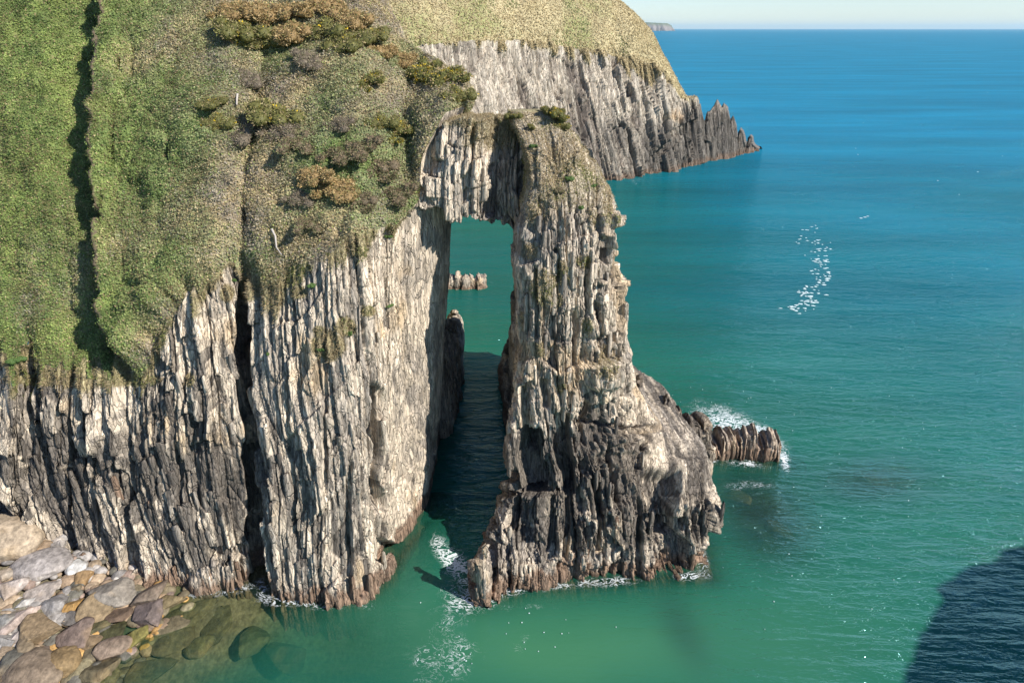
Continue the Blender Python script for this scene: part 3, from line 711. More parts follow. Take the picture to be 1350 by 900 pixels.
# ================================================================== SEABED, SEA
gx = np.concatenate([[-60000, -8000, -1500, -400, -150, -90], np.arange(-60, 70.1, .3), [80, 100, 150, 250, 500, 1500, 5000, 60000]])
gy = np.concatenate([[-300, -60, 0, 15], np.arange(24, 80, .3), np.arange(80, 130, 1.0), [135, 150, 170, 200, 240, 280, 350, 500, 1000, 3000, 10000, 30000, 90000]])
X, Y = np.meshgrid(gx, gy); W = np.stack([X, Y, 0*X], -1); WX, WY = project(W)
front = Y > 20
def blob(cx, cy, hw, hh, rot=0.0):
    a = math.radians(rot); dx, dy = WX-cx, WY-cy; u_ = (dx*math.cos(a)+dy*math.sin(a))/hw; v_ = (-dx*math.sin(a)+dy*math.cos(a))/hh
    return np.exp(-(u_*u_+v_*v_))*front
def dist_poly(pts):
    best = np.full(X.shape, 1e9)
    for (a, b) in zip(pts[:-1], pts[1:]):
        a = np.array(a[:2]); b = np.array(b[:2]); ab = b-a; t_ = np.clip(((X-a[0])*ab[0]+(Y-a[1])*ab[1])/(ab@ab), 0, 1)
        best = np.minimum(best, np.hypot(X-a[0]-t_*ab[0], Y-a[1]-t_*ab[1]))
    return best
shore = [s[0] for s in ST[1:16]]
stk = [(-1.4, 44), (-3.1, 39.7), (2, 41), (7, 41.4), (15.7, 42.2), (16.2, 47)]
reef = [Z(925, 605), Z(1035, 612)]
nz = fbm(X*.25, Y*.25, 0*X, 501, 3)
clear = np.maximum.reduce([.78*np.exp(-(dist_poly(shore)/1.3)**1.3), .75*np.exp(-(dist_poly(stk)/1.3)**1.3), .7*np.exp(-(dist_poly(reef)/1.4)**1.3)])
beach = 1-sst(.5, 2.9, ((WX-255)*.62+(WY-790)*.78)/75); beach *= (WY > 650)*front
clear = np.maximum(clear, .93*beach)
clear = np.maximum(clear, .45*blob(420, 850, 130, 70))
clear = np.maximum(clear, .6*blob(1005, 675, 75, 45, 35)); clear = np.maximum(clear, .3*blob(1150, 632, 60, 26))
clear = np.clip(clear*(1+.35*nz), 0, .94)
# how green / pale the water itself is: suspended sand in the cove
pale = np.clip(1.0*blob(740, 860, 200, 60)+.5*blob(1050, 850, 160, 100)+.25*blob(520, 800, 140, 60), 0, 1)*(1+.2*nz)
reef_and_shadow = np.clip(.95*blob(1000, 680, 65, 48, 40)+.75*blob(1150, 635, 70, 26)+.55*blob(900, 830, 26, 60, -28), 0, 1)  # drowned reefs, and the stack's shadow on the water painted as a dark band
dsh = np.minimum.reduce([dist_poly(shore), dist_poly(stk), dist_poly(reef)]); dhd = dist_poly([(a[0][0], a[0][1]) for a in HB[1:-5]])
swash = .85*np.exp(-(dsh/.75)**2)*sst(-.25, .35, nz)+.9*np.exp(-(dhd/2.2)**2)*sst(-.1, .4, nz)
foam = np.clip(np.maximum(0, swash)+1.0*blob(862, 522, 16, 10, 25)+0.85*blob(955, 553, 52, 20, 20)+.7*blob(1010, 575, 34, 12, 28)+1.0*blob(1034, 606, 7, 14, -20)+1.05*blob(598, 738, 30, 11, 42)
   + .55*blob(600, 760, 30, 60)+.42*blob(590, 840, 60, 60)+.5*blob(980, 640, 40, 8)+.75*blob(1012, 196, 7, 3)+.45*blob(655, 372, 22, 5)+.5*blob(840, 237, 30, 3)
   + .36*blob(980, 600, 120, 50, 30)+.30*blob(1080, 780, 60, 80, 20)+.42*blob(690, 845, 20, 26)+.45*blob(575, 710, 12, 22)+.5*blob(700, 800, 80, 8)+.38*blob(570, 880, 90, 30)+.45*blob(470,800,60,10)+.5*blob(210,790,40,24), 0, 1.2)
sea_m = build_mesh('sea', W, grid_quads(len(gy), len(gx)), attrs={'clear': clear, 'pale': pale, 'dark': reef_and_shadow, 'foam': foam}, smooth=True)
m, nt, N, K = mat('sea_water')
g = N.new('ShaderNodeNewGeometry'); pos = g.outputs['Position']
def attr(nm):
    a = N.new('ShaderNodeAttribute'); a.attribute_name = nm; return a.outputs['Fac']
sep = N.new('ShaderNodeSeparateXYZ'); K.new(pos, sep.inputs[0])
far1 = maprange(N, K, sep.outputs['Y'], 38, 105, 0, 1); far1n = N.new('ShaderNodeMath'); 
patch = noise(N, K, mapping(N, K, pos, (.012, .022, 1), (0, 0, -.2)), 1, 4, .6)
far1 = mathn(N, K, 'SUBTRACT', far1, maprange(N, K, sep.outputs['X'], 0, 60, .75, 0))
far1 = mathn(N, K, 'ADD', far1, mathn(N, K, 'MULTIPLY', mathn(N, K, 'SUBTRACT', patch, .5), 1.1)); 
c = mixc(N, K, mathn(N, K, 'MINIMUM', mathn(N, K, 'MAXIMUM', far1, 0.0), 1.0), (.012, .10, .062), (.003, .105, .125))
far2 = maprange(N, K, sep.outputs['Y'], 85, 300, 0, 1)
far2 = mathn(N, K, 'SUBTRACT', far2, maprange(N, K, sep.outputs['X'], 10, 90, .7, 0))
far2 = mathn(N, K, 'ADD', far2, mathn(N, K, 'MULTIPLY', mathn(N, K, 'SUBTRACT', patch, .5), .8)); far2 = mathn(N, K, 'MINIMUM', mathn(N, K, 'MAXIMUM', far2, 0.0), 1.0)
c = mixc(N, K, far2, c, (.003, .15, .245))
streak = noise(N, K, mapping(N, K, pos, (.006, .035, 1), (0, 0, -.12)), 1, 5, .65)
c = mixc(N, K, 1.0, c, maprange(N, K, streak, .35, .65, .78, 1.2), 'MULTIPLY')
c = mixc(N, K, attr('pale'), c, (.042, .155, .078))
c = mixc(N, K, attr('dark'), c, (.02, .06, .045))
# wave bump: chop with crests running across, three scales
def wave(sx, sy, rot, det, ds_=0.6):
    return noise(N, K, mapping(N, K, pos, (sx, sy, 1), (0, 0, rot)), 1, det, .55, ds_)
w1 = wave(.22, .9, .42, 4); w2 = wave(.9, 2.6, .30, 3); w3 = wave(.05, .16, .5, 3); w4 = wave(2.6, 5.5, .6, 2)
hsum = mathn(N, K, 'ADD', mathn(N, K, 'MULTIPLY', w1, .62), mathn(N, K, 'MULTIPLY', w2, .22))
hsum = mathn(N, K, 'ADD', hsum, mathn(N, K, 'MULTIPLY', w3, 1.4)); hsum = mathn(N, K, 'ADD', hsum, mathn(N, K, 'MULTIPLY', w4, .05))
calm = mathn(N, K, 'SUBTRACT', 1.0, mathn(N, K, 'MULTIPLY', attr('pale'), .75))
calm2 = maprange(N, K, sep.outputs['X'], -8, 22, .35, 1.0)
nearw = maprange(N, K, sep.outputs['Y'], 45, 75, 0, 1)
calm2 = mathn(N, K, 'MAXIMUM', calm2, nearw)
bp = N.new('ShaderNodeBump'); bp.inputs['Distance'].default_value = 1.0; K.new(hsum, bp.inputs['Height'])
K.new(mathn(N, K, 'MULTIPLY', mathn(N, K, 'MULTIPLY', calm, calm2), 1.3), bp.inputs['Strength'])
dif = N.new('ShaderNodeBsdfDiffuse'); K.new(c, dif.inputs[0])
tr = N.new('ShaderNodeBsdfTransparent'); tr.inputs[0].default_value = (.86, .90, .74, 1)
gl = N.new('ShaderNodeBsdfGlossy'); gl.inputs['Roughness'].default_value = .07; gl.inputs['Color'].default_value = (.5, .85, 1, 1); K.new(bp.outputs[0], gl.inputs['Normal'])
frn = N.new('ShaderNodeFresnel'); frn.inputs['IOR'].default_value = 1.34; K.new(bp.outputs[0], frn.inputs['Normal'])
mx1 = N.new('ShaderNodeMixShader'); K.new(attr('clear'), mx1.inputs[0]); K.new(dif.outputs[0], mx1.inputs[1]); K.new(tr.outputs[0], mx1.inputs[2])
mx2 = N.new('ShaderNodeMixShader'); K.new(mathn(N, K, 'MINIMUM', mathn(N, K, 'MULTIPLY', frn.outputs[0], 1.3), .27), mx2.inputs[0]); K.new(mx1.outputs[0], mx2.inputs[1]); K.new(gl.outputs[0], mx2.inputs[2])
# foam lace and flecks
fn = noise(N, K, mapping(N, K, pos, (1.0, 1.4, 1)), .95, 4, .6, 2.2)
ridge = mathn(N, K, 'SUBTRACT', 1.0, mathn(N, K, 'MULTIPLY', mathn(N, K, 'ABSOLUTE', mathn(N, K, 'SUBTRACT', fn, .5)), 13.0))
fn2 = noise(N, K, pos, .7, 3, .6)
thr = mathn(N, K, 'ADD', mathn(N, K, 'MULTIPLY', mathn(N, K, 'MAXIMUM', ridge, -.6), .7), mathn(N, K, 'MULTIPLY', fn2, .8))
fm = mathn(N, K, 'ADD', thr, mathn(N, K, 'MULTIPLY', attr('foam'), .95)); fm = maprange(N, K, fm, 1.46, 1.82, 0, .8)
mask_on = maprange(N, K, attr('foam'), .12, .3, 0, 1); fm = mathn(N, K, 'MULTIPLY', fm, mask_on)
fd = N.new('ShaderNodeBsdfDiffuse'); fd.inputs[0].default_value = (.75, .78, .78, 1)
mx3 = N.new('ShaderNodeMixShader'); K.new(fm, mx3.inputs[0]); K.new(mx2.outputs[0], mx3.inputs[1]); K.new(fd.outputs[0], mx3.inputs[2])
o = N.new('ShaderNodeOutputMaterial'); K.new(mx3.outputs[0], o.inputs[0])
link('sea', sea_m, m, kind='structure')

# seabed: shelves up into the boulder beach on the left
sx_ = np.arange(-80, 60, .6); sy_ = np.arange(22, 75, .6); BX, BY = np.meshgrid(sx_, sy_)
WXb, WYb = project(np.stack([BX, BY, 0*BX], -1))
def beach_z(px, py):
    d_ = -((px-262)*.62+(py-785)*.78)
    return np.where(d_ > 0, .0125*d_, .022*d_)
zb = np.clip(beach_z(WXb, WYb), -6, 3.2)-.35
zb = np.where(WYb < 560, -6, zb); zb = zb+.25*fbm(BX*.5, BY*.5, 0*BX, 511, 3)
zb = np.maximum(zb, -6+3*np.exp(-(((WXb-1000)/70)**2+((WYb-665)/40)**2)))
cb = np.array([.16, .135, .085])*(1+.45*fbm(BX*1.1, BY*1.1, 0*BX, 512, 3))[..., None]
gsand = sst(-3, -1, zb)[..., None]; cb = np.array([.10, .17, .09])*(1-gsand)+cb*gsand
link('seabed', build_mesh('seabed', np.stack([BX, BY, zb], -1), grid_quads(*BX.shape), col=np.clip(cb, .01, 1), smooth=True), M_BOULDER, kind='structure')

# ================================================================== rocks as things
def ico(sub):
    import bmesh
    bm = bmesh.new(); bmesh.ops.create_icosphere(bm, subdivisions=sub, radius=1)
    V = np.array([v_.co[:] for v_ in bm.verts]); T = np.array([[v_.index for v_ in f.verts] for f in bm.faces]); bm.free(); return V, T
ICO4, ICO3, ICO2 = ico(4), ico(3), ico(2)
def boulder_mesh(name, seed, dims, colr, angular=.5, band=0.0, lod=ICO4, wet=0.0):
    r = np.random.default_rng(seed); V, T = lod[0].copy(), lod[1]
    for k in range(9 if angular > .3 else 12):              # facets: flatten against random planes
        nrm = r.normal(size=3); nrm /= np.linalg.norm(nrm); h_ = r.uniform(.36, .72) if angular > .3 else r.uniform(.75, .98)
        dd = V@nrm; over = np.clip(dd-h_, 0, None); V = V-nrm*(over*(.97 if angular > .3 else .6))[:, None]
    o_ = seed*3.7; V = V*(1+(.16 if angular < .3 else .08)*fbm(V[:, 0]*1.3+o_, V[:, 1]*1.3, V[:, 2]*1.3, 3, 3)+.035*fbm(V[:, 0]*5+o_, V[:, 1]*5, V[:, 2]*5, 4, 2))[:, None]
    V = V*(np.array(dims)/2/np.abs(V).max(0))
    n_ = fbm(V[:, 0]*1.2+o_, V[:, 1]*1.2, V[:, 2]*2, 5, 3); bnd = fbm(V[:, 0]*.5+o_, V[:, 1]*.7, V[:, 2]*7, 6, 2)
    cc_ = np.array(colr)*.76*(1+.34*n_+band*bnd)[:, None]
    st_ = sst(.2, .6, fbm(V[:, 0]*.8+o_, V[:, 1]*.8, V[:, 2]*.8, 7, 2))[:, None]*.35; cc_ = cc_*(1-st_)+np.array([.33, .22, .11])*st_
    return build_mesh(name, V, tris=T, col=np.clip(cc_, .01, .85), smooth=angular < .35)
PALE = (.46, .41, .36); GR = (.30, .275, .25); BRN = (.28, .20, .13); MAU = (.24, .175, .14); OCH = (.42, .25, .09); DKG = (.13, .12, .095); TANR = (.36, .27, .18); WHT = (.55, .53, .49)
BL = [ # px, py, w, depth, h (px), rot, colour, angular, label
 (0, 708, 128, 70, 46, -5, (.47, .37, .26), .2, 'largest cream and brown boulder, against the cliff foot at the left edge'),
 (53, 743, 80, 46, 20, 4, (.40, .355, .32), .1, 'smooth flat grey oval slab with small pits, below the largest cream boulder'),
 (80, 716, 26, 16, 12, 0, PALE, .8, 'small pale wedge rock squeezed between the flat oval slab and the cliff'),
 (12, 776, 44, 34, 20, 20, (.45, .38, .33), .5, 'pale pinkish block below the left end of the flat oval slab'),
 (64, 776, 56, 32, 16, 12, (.46, .39, .33), .3, 'pale rounded slab directly under the flat oval slab'),
 (68, 797, 50, 30, 18, 24, GR, .7, 'grey tilted slab with a darker right half, resting below the pale rounded slab'),
 (105, 746, 34, 22, 12, 20, WHT, .8, 'white and dark banded rock right of the flat oval slab'),
 (108, 764, 26, 20, 14, 10, (.42, .27, .13), .3, 'small orange brown boulder left of the large grey angular boulder'),
 (153, 778, 62, 46, 26, 10, (.31, .27, .22), .8, 'large grey angular boulder at the foot of the cliff with dark shade at its left'),
 (34, 812, 30, 52, 16, -25, (.46, .36, .30), .4, 'long pale pink slab leaning behind the smooth brown boulder'),
 (46, 834, 60, 40, 26, 0, (.30, .215, .125), .3, 'smooth brown five sided boulder overlapping the long pink slab'),
 (96, 798, 28, 18, 12, 20, OCH, .5, 'small orange rock left of the tan rounded boulder'),
 (127, 802, 40, 40, 24, 0, (.37, .27, .155), .3, 'tan rounded boulder with pale streaks, below the grey angular boulder'),
 (97, 811, 28, 22, 12, 0, (.22, .195, .17), .7, 'small dark wet stone shining beside the tan rounded boulder'),
 (90, 840, 52, 44, 22, 10, MAU, .6, 'mauve brown rough boulder right of the smooth brown boulder'),
 (29, 857, 32, 26, 18, 0, (.25, .19, .12), .7, 'squarish brown block below the smooth brown boulder'),
 (53, 858, 20, 16, 12, 0, (.14, .105, .08), .7, 'small dark brown cube of rock between the squarish block and the ochre stone'),
 (44, 888, 62, 52, 30, 25, (.30, .225, .155), .2, 'big brown oval boulder at the bottom edge of the beach'),
 (66, 864, 10, 22, 9, 0, (.52, .34, .09), .4, 'narrow ochre yellow stone standing upright between boulders'),
 (84, 872, 38, 34, 24, 0, (.36, .245, .12), .2, 'round brown boulder with an orange patch near the bottom edge'),
 (17, 874, 32, 28, 18, 20, DKG, .5, 'dark greenish boulder left of the big brown oval boulder'),
 (4, 862, 26, 24, 16, 0, TANR, .6, 'tan block cut by the left edge beside the dark greenish boulder'),
 (139, 858, 60, 24, 18, 30, (.34, .25, .18), .5, 'long pinkish tan rock lying diagonally at the edge of the water'),
 (117, 850, 38, 18, 14, 28, (.29, .205, .12), .5, 'narrow brown rock beside the long pinkish tan rock'),
 (197, 784, 44, 42, 26, 0, (.27, .205, .15), .7, 'rough brown boulder standing between the grey angular boulder and the cliff'),
 (194, 812, 50, 34, 20, 28, (.225, .175, .155), .3, 'smooth mauve boulder with wet foam below the rough brown boulder'),
 (222, 794, 44, 22, 13, 8, (.30, .23, .12), .5, 'yellowish wet slab right of the rough brown boulder'),
 (180, 840, 28, 30, 15, 0, (.30, .26, .08), .3, 'orange and green weedy boulder awash in the shallows'),
 (156, 812, 32, 24, 12, 0, (.20, .135, .09), .4, 'low reddish brown wet stone between the tan and the mauve boulders'),
 (238, 816, 112, 36, 14, 30, (.23, .19, .11), .5, 'long slab just under the water below the cliff'),
 (228, 843, 58, 34, 14, 30, (.22, .175, .10), .6, 'ridged brown boulder under water below the long drowned slab'),
 (290, 822, 44, 50, 15, 10, (.20, .175, .095), .6, 'mottled boulder under water nearest the dark fissure'),
 (264, 852, 40, 30, 13, 20, (.20, .18, .09), .6, 'pale topped boulder under water farthest from the beach'),
 (200, 880, 60, 34, 14, 20, (.17, .15, .085), .6, 'dark drowned boulder near the bottom edge right of the beach'),
 (10, 817, 40, 34, 16, 0, (.30, .285, .255), .8, 'grey layered block at the left edge beside the long pink slab'),
 (22, 838, 22, 16, 10, 30, (.34, .29, .26), .6, 'small mauve grey stone under the grey layered block'),
 (6, 845, 34, 18, 12, 0, (.38, .35, .31), .7, 'pale grey flat stone at the left edge above the tan block'),
 (3, 757, 26, 16, 10, 0, (.40, .34, .27), .6, 'thin pale slab under the left side of the largest boulder'),
 (4, 892, 26, 26, 14, 0, (.22, .16, .10), .4, 'brown stone in the bottom left corner'),
 (122, 828, 40, 20, 9, 15, (.14, .125, .06), .5, 'dark weedy stone awash right of the mauve brown boulder'),
 (150, 835, 40, 26, 9, 25, (.12, .115, .05), .5, 'low weedy rock with green algae in the shallows'),
 (120, 885, 60, 26, 11, 20, (.17, .14, .08), .5, 'half drowned brown rock below the long pinkish tan rock'),
 (128, 782, 26, 18, 9, 0, (.17, .14, .07), .5, 'mossy dark stone under the grey angular boulder'),
 (330, 850, 50, 40, 14, 15, (.16, .17, .085), .5, 'greenish boulder deep under water right of the mottled boulder'),
 (380, 870, 60, 44, 14, 0, (.14, .17, .085), .5, 'green drowned boulder farthest out in the cove'),
 (52, 762, 14, 10, 8, 0, WHT, .7, 'small white stone wedged under the flat oval slab'),
 (32, 795, 34, 14, 9, 35, (.48, .45, .41), .6, 'thin pale shard between the pale pinkish block and the pale rounded slab'),
 (100, 776, 14, 12, 8, 0, (.2, .16, .1), .5, 'tiny brown stone under the small orange brown boulder'),
]
for i, (px, py, wp, dp, hp, rot, colr, ang_, lab) in enumerate(BL):
    zc = float(beach_z(px, py)); k_ = 54./900
    c_ = np.array(at_z(px, py, max(zc, -1.6)+.1))
    dims = (wp*k_, dp*k_*1.30, hp*k_*1.15); colr = tuple(q*(.72 if zc < .9 else .92) for q in colr)
    if zc < -.1: c_[2] = max(zc, -1.3)*.55-.12-dims[2]*.15
    me = boulder_mesh('boulder', 100+i, dims, colr, max(ang_, .35) if ang_ > .25 else ang_, .25 if 'layered' in lab or 'banded' in lab else .08)
    o = link('boulder', me, M_BOULDER, label=lab, category='boulder', group='boulders on the beach and in the shallows')
    o.location = c_; o.rotation_euler = (0, 0, math.radians(rot*1.2))
# filler stones between the boulders: one joined stuff object
Vs, Ts, Cs = [], [], []; off = 0; r = np.random.default_rng(88)
for k in range(760):
    px, py = r.uniform(-90, 250), r.uniform(700, 925); zc = float(beach_z(px, py))
    if zc < -.5: continue
    c_ = np.array(at_z(px, py, zc-.12)); s_ = r.uniform(.25, .75)
    V, T = ICO2[0]*np.array([s_, s_*r.uniform(.6, 1), s_*.55]), ICO2[1]
    V = V*(1+.25*fbm(V[:, 0]*2+k, V[:, 1]*2, V[:, 2]*2, 9, 2))[:, None]; a_ = r.uniform(0, 6.28)
    Rm = np.array([[math.cos(a_), -math.sin(a_), 0], [math.sin(a_), math.cos(a_), 0], [0, 0, 1]])
    pal = [PALE, GR, BRN, MAU, TANR, GR, DKG, (.2, .17, .1)][r.integers(8)] if zc > .9 else [BRN, MAU, DKG, (.2, .17, .1), OCH, (.16, .13, .08)][r.integers(6)]
    Vs.append(V@Rm.T+c_); Ts.append(T+off); Cs.append(np.tile(np.array(pal)*r.uniform(.7, 1.15), (len(V), 1))); off += len(V)
link('shingle', build_mesh('shingle', np.concatenate(Vs), tris=np.concatenate(Ts), col=np.concatenate(Cs), smooth=True), M_BOULDER,
     kind='stuff', label='loose stones filling the gaps between the beach boulders', category='stones')

# reefs: short rows of upright beds, built like the cliff
def reef_rock(name, line, heights, width, seed, lab, cat, brown=.5, res=.09, amp=1.0, dark=-.1, jag=.4):
    ln_ = np.array(line, float); seg = np.linalg.norm(np.diff(ln_, axis=0), axis=1); s_ = np.concatenate([[0], np.cumsum(seg)])
    n_ = int(s_[-1]/res); t_ = np.linspace(0, s_[-1], n_); cx = np.stack([np.interp(t_, s_, ln_[:, k]) for k in (0, 1)], -1)
    hz = np.interp(t_, s_, heights); jg = Beds(seed, [(1.2, 99, .5, 0, 0), (.5, 99, .35, 0, 0)])(t_, 0*t_)[0]; hz = np.maximum(hz*(1+jag*jg+.35*fbm(t_*.5, 0*t_, 0*t_, seed, 2)), .1)
    tg = np.gradient(cx, axis=0); tg /= np.linalg.norm(tg, axis=1, keepdims=True); nr = np.stack([tg[:, 1], -tg[:, 0]], -1)
    if nr[n_//2, 1] > 0: nr = -nr
    M_ = 70; a_ = np.linspace(-.06*math.pi, 1.06*math.pi, M_); ce = np.sign(np.cos(a_))*np.abs(np.cos(a_))**.55; se = np.where(np.sin(a_) > 0, np.abs(np.sin(a_))**.75, -1.2)
    endf = np.minimum(1, np.minimum(np.arange(n_), n_-1-np.arange(n_))/8)**.5
    P = np.zeros((M_, n_, 3)); P[..., :2] = cx[None]+nr[None]*(ce[:, None]*width/2*endf[None])[..., None]; P[..., 2] = np.where(se[:, None] > 0, se[:, None]*hz[None], -1.5)
    Nn = grid_normal(P); Nn = Nn if (Nn[M_//2, n_//2, 2] > 0) else -Nn
    d_, ti = Beds(seed+1, [(1.6, 3, .22, .8, .3), (.6, 1.4, .16, .8, .3), (.22, .8, .06, .5, .08)])(np.repeat(t_[None], M_, 0)+.2*fbm(P[..., 0], P[..., 1], P[..., 2], seed, 2), P[..., 2])
    P2 = P+Nn*(d_*amp+.12*fbm(P[..., 0]*1.5, P[..., 1]*1.5, P[..., 2]*1.5, seed, 3))[..., None]
    cl = rock_colour(P2+np.array([0, 0, .8-brown*1.2]), P2[..., 0], ti, np.full(P2.shape[:2], dark), .0, .05)
    cl = cl*(1-.35*brown)+np.array([.29, .20, .14])*.35*brown
    return link(name, build_mesh(name, P2, grid_quads(M_, n_), col=cl), M_ROCK, label=lab, category=cat)
a0, a1 = Z(915, 600), Z(1034, 603)
reef_rock('reef_rock', [(a0[0], a0[1]+.8), ((a0[0]+a1[0])/2, a0[1]+1.0), (a1[0], a1[1]+.7)], [1.9, 2.4, 1.5], 3.8, 601, 'low brown reef sticking out to the right of the stack, washed by foam', 'reef', .8, .08, 1.2, -.1, .8)
a0, a1 = at_z(840, 560, 5), at_z(932, 590, 4)
reef_rock('reef_rock', [(11.2, 55.8), (14.3, 55.2), (16.6, 55.2), (18.8, 56.2)], [10.6, 9.6, 8.0, 5.6], 3.4, 611, 'dark jagged ridge behind the right shoulder of the stack', 'reef', .15, .08, 1.8, .5)
a0, a1 = Z(583, 381), Z(642, 380)
reef_rock('reef_rock', [(a0[0], a0[1]+1.5), ((a0[0]+a1[0])/2, a0[1]+1.0), (a1[0], a1[1]+1.3)], [1.5, 2.4, 1.4], 3.0, 621, 'small pale skerry seen through the opening of the arch', 'skerry', .1, .12, 1.6)
a0, a1 = Z(560, 297), Z(592, 294)
reef_rock('reef_rock', [(a0[0]-4, a0[1]+3), (a0[0], a0[1]+1), (a1[0], a1[1]+2)], [5, 4, 2.2], 5.0, 631, 'pale rocks at the top left corner of the arch opening', 'skerry', .1, .2, 1.6)
a0, a1 = Z(500, 770), Z(520, 748)
reef_rock('reef_rock', [(a0[0], a0[1]+.3), (a1[0]-.1, a1[1]+.3)], [1.3, 1.6], 1.3, 641, 'low brown barnacled rock at the foot of the left cliff beside the passage', 'reef', 1.0, .06)
a0, a1 = Z(246, 788), Z(318, 775)
reef_rock('reef_rock', [(a0[0], a0[1]+1.0), ((a0[0]+a1[0])/2, a1[1]+.8), (a1[0], a1[1]+.6)], [1.2, 2.3, 3.3], 2.0, 651, 'leaning pale slab rock at the cliff foot left of the dark fissure', 'slab', .2, .06)
a0 = Z(628, 795)
reef_rock('reef_rock', [(a0[0]-.2, a0[1]-.1), (a0[0]+.9, a0[1]+.4)], [3.6, 4.4], 1.6, 661, 'narrow upright rock at the left front corner of the stack', 'rock', .4, .06)
# dark rocky shelf along the shaded passage wall
reef_rock('reef_rock', [(-7.5, 62), (-7.0, 70), (-7.3, 80), (-8.3, 91)], [12, 8.5, 5.5, 3.0], 1.9, 671, 'dark stepped rock ledge at the far end of the passage wall', 'ledge', .1, .12, 1.4)

# drowned reef right of the stack
for i, (px, py, wp, dp, lab) in enumerate([(965, 655, 60, 22, 'dark drowned reef under the low brown reef'), (1030, 700, 50, 34, 'weedy drowned rock right of the stack'), (1150, 634, 70, 22, 'faint dark drowned rock far right of the stack')]):
    c_ = np.array(at_z(px, py, -1.0)); me = boulder_mesh('drowned_rock', 700+i, (wp*.062, dp*.09, 1.6), (.16, .14, .07), .6, .2)
    o = link('drowned_rock', me, M_BOULDER, label=lab, category='rock'); o.location = c_; o.rotation_euler = (0, 0, math.radians(-30))

# ------------------------------------------------------------------ separate slabs standing proud of the rock faces
def slab_mesh(seed, tone):
    r = np.random.default_rng(seed); n_ = r.integers(4, 6); a_ = np.sort((np.arange(n_)+r.uniform(-.25, .25, n_))/n_*2*math.pi)
    lv_ = np.array([0, .18, .55, .86, 1.0]); V = []
    for j, h_ in enumerate(lv_):
        f = [.85, 1, 1.0, .95, .74][j]*r.uniform(.92, 1.08); ox, oy = r.uniform(-.05, .05, 2)
        V += [(math.cos(t_)*.5*f*r.uniform(.85, 1.15)+ox, math.sin(t_)*.5*f*r.uniform(.85, 1.15)+oy, h_+(r.uniform(-.06, .06) if 0 < j else 0)) for t_ in a_]
    V = np.array(V); Q = grid_quads(5, n_, True); V = np.concatenate([V, [V[-n_:].mean(0), V[:n_].mean(0)]])
    T = [(4*n_+k, 4*n_+(k+1) % n_, 5*n_) for k in range(n_)]+[((k+1) % n_, k, 5*n_+1) for k in range(n_)]
    return build_mesh('rock_slab', V, quads=Q, tris=T, col=np.tile(tone, (len(V), 1)))
TONES = [GREY*.45+LIGHT*.75, GREY*.5+LIGHT*.5, GREY*.95, GREY*.6, DARK*1.4, BARN]
SLABS = [[slab_mesh(900+i+20*j, tn_) for i in range(6)] for j, tn_ in enumerate(TONES)]
for l_ in SLABS:
    for s_ in l_: s_.materials.append(M_ROCK)
def place_slabs(P, Nn, CL, PX, PY, region, count, parent, r, wr, hr, veg=None):
    R, Cn = P.shape[:2]; ok = np.argwhere(region(P, PX, PY)); sel = ok[r.choice(len(ok), count, replace=False)]
    for (i, j) in sel:
        p_ = P[i, j]; n_ = Nn[i, j]; z0 = CL[i, j]; ti_ = int(np.argmin([np.abs(z0-q).sum() for q in TONES]))
        me = SLABS[ti_][r.integers(6)]
        w_, h_, d_ = r.uniform(*wr), r.uniform(*hr), r.uniform(.3, .65)
        o_ = bpy.data.objects.new('rock_slab', me); C.objects.link(o_); o_.parent = parent
        z0 = max(p_[2]-h_/2, -.5); o_.location = (p_[0]-n_[0]*d_*.25, p_[1]-n_[1]*d_*.25, z0)
        o_.scale = (w_, d_, h_); lean = math.atan2(0, 1)
        o_.rotation_euler = (r.uniform(-.03, .06), r.uniform(-.05, .05), r.uniform(-.5, .5))
r = np.random.default_rng(55)
place_slabs(cliffP, cliffN, cliffC, cliffPX, cliffPY, lambda P, x_, y_: (x_ > 5) & (x_ < 510) & (P[..., 2] > .3) & (P[..., 1] < 49) & (cliffM < .1) & (np.arange(P.shape[0])[:, None] < 330), 120, cliff, r, (.3, .75), (1.0, 3.4))
place_slabs(stackP, stackN, stackC, stackPX, stackPY, lambda P, x_, y_: (P[..., 2] > .3) & (P[..., 2] < 27) & (stackN[..., 1] < -.35), 70, arch, r, (.28, .55), (1.0, 3.0))

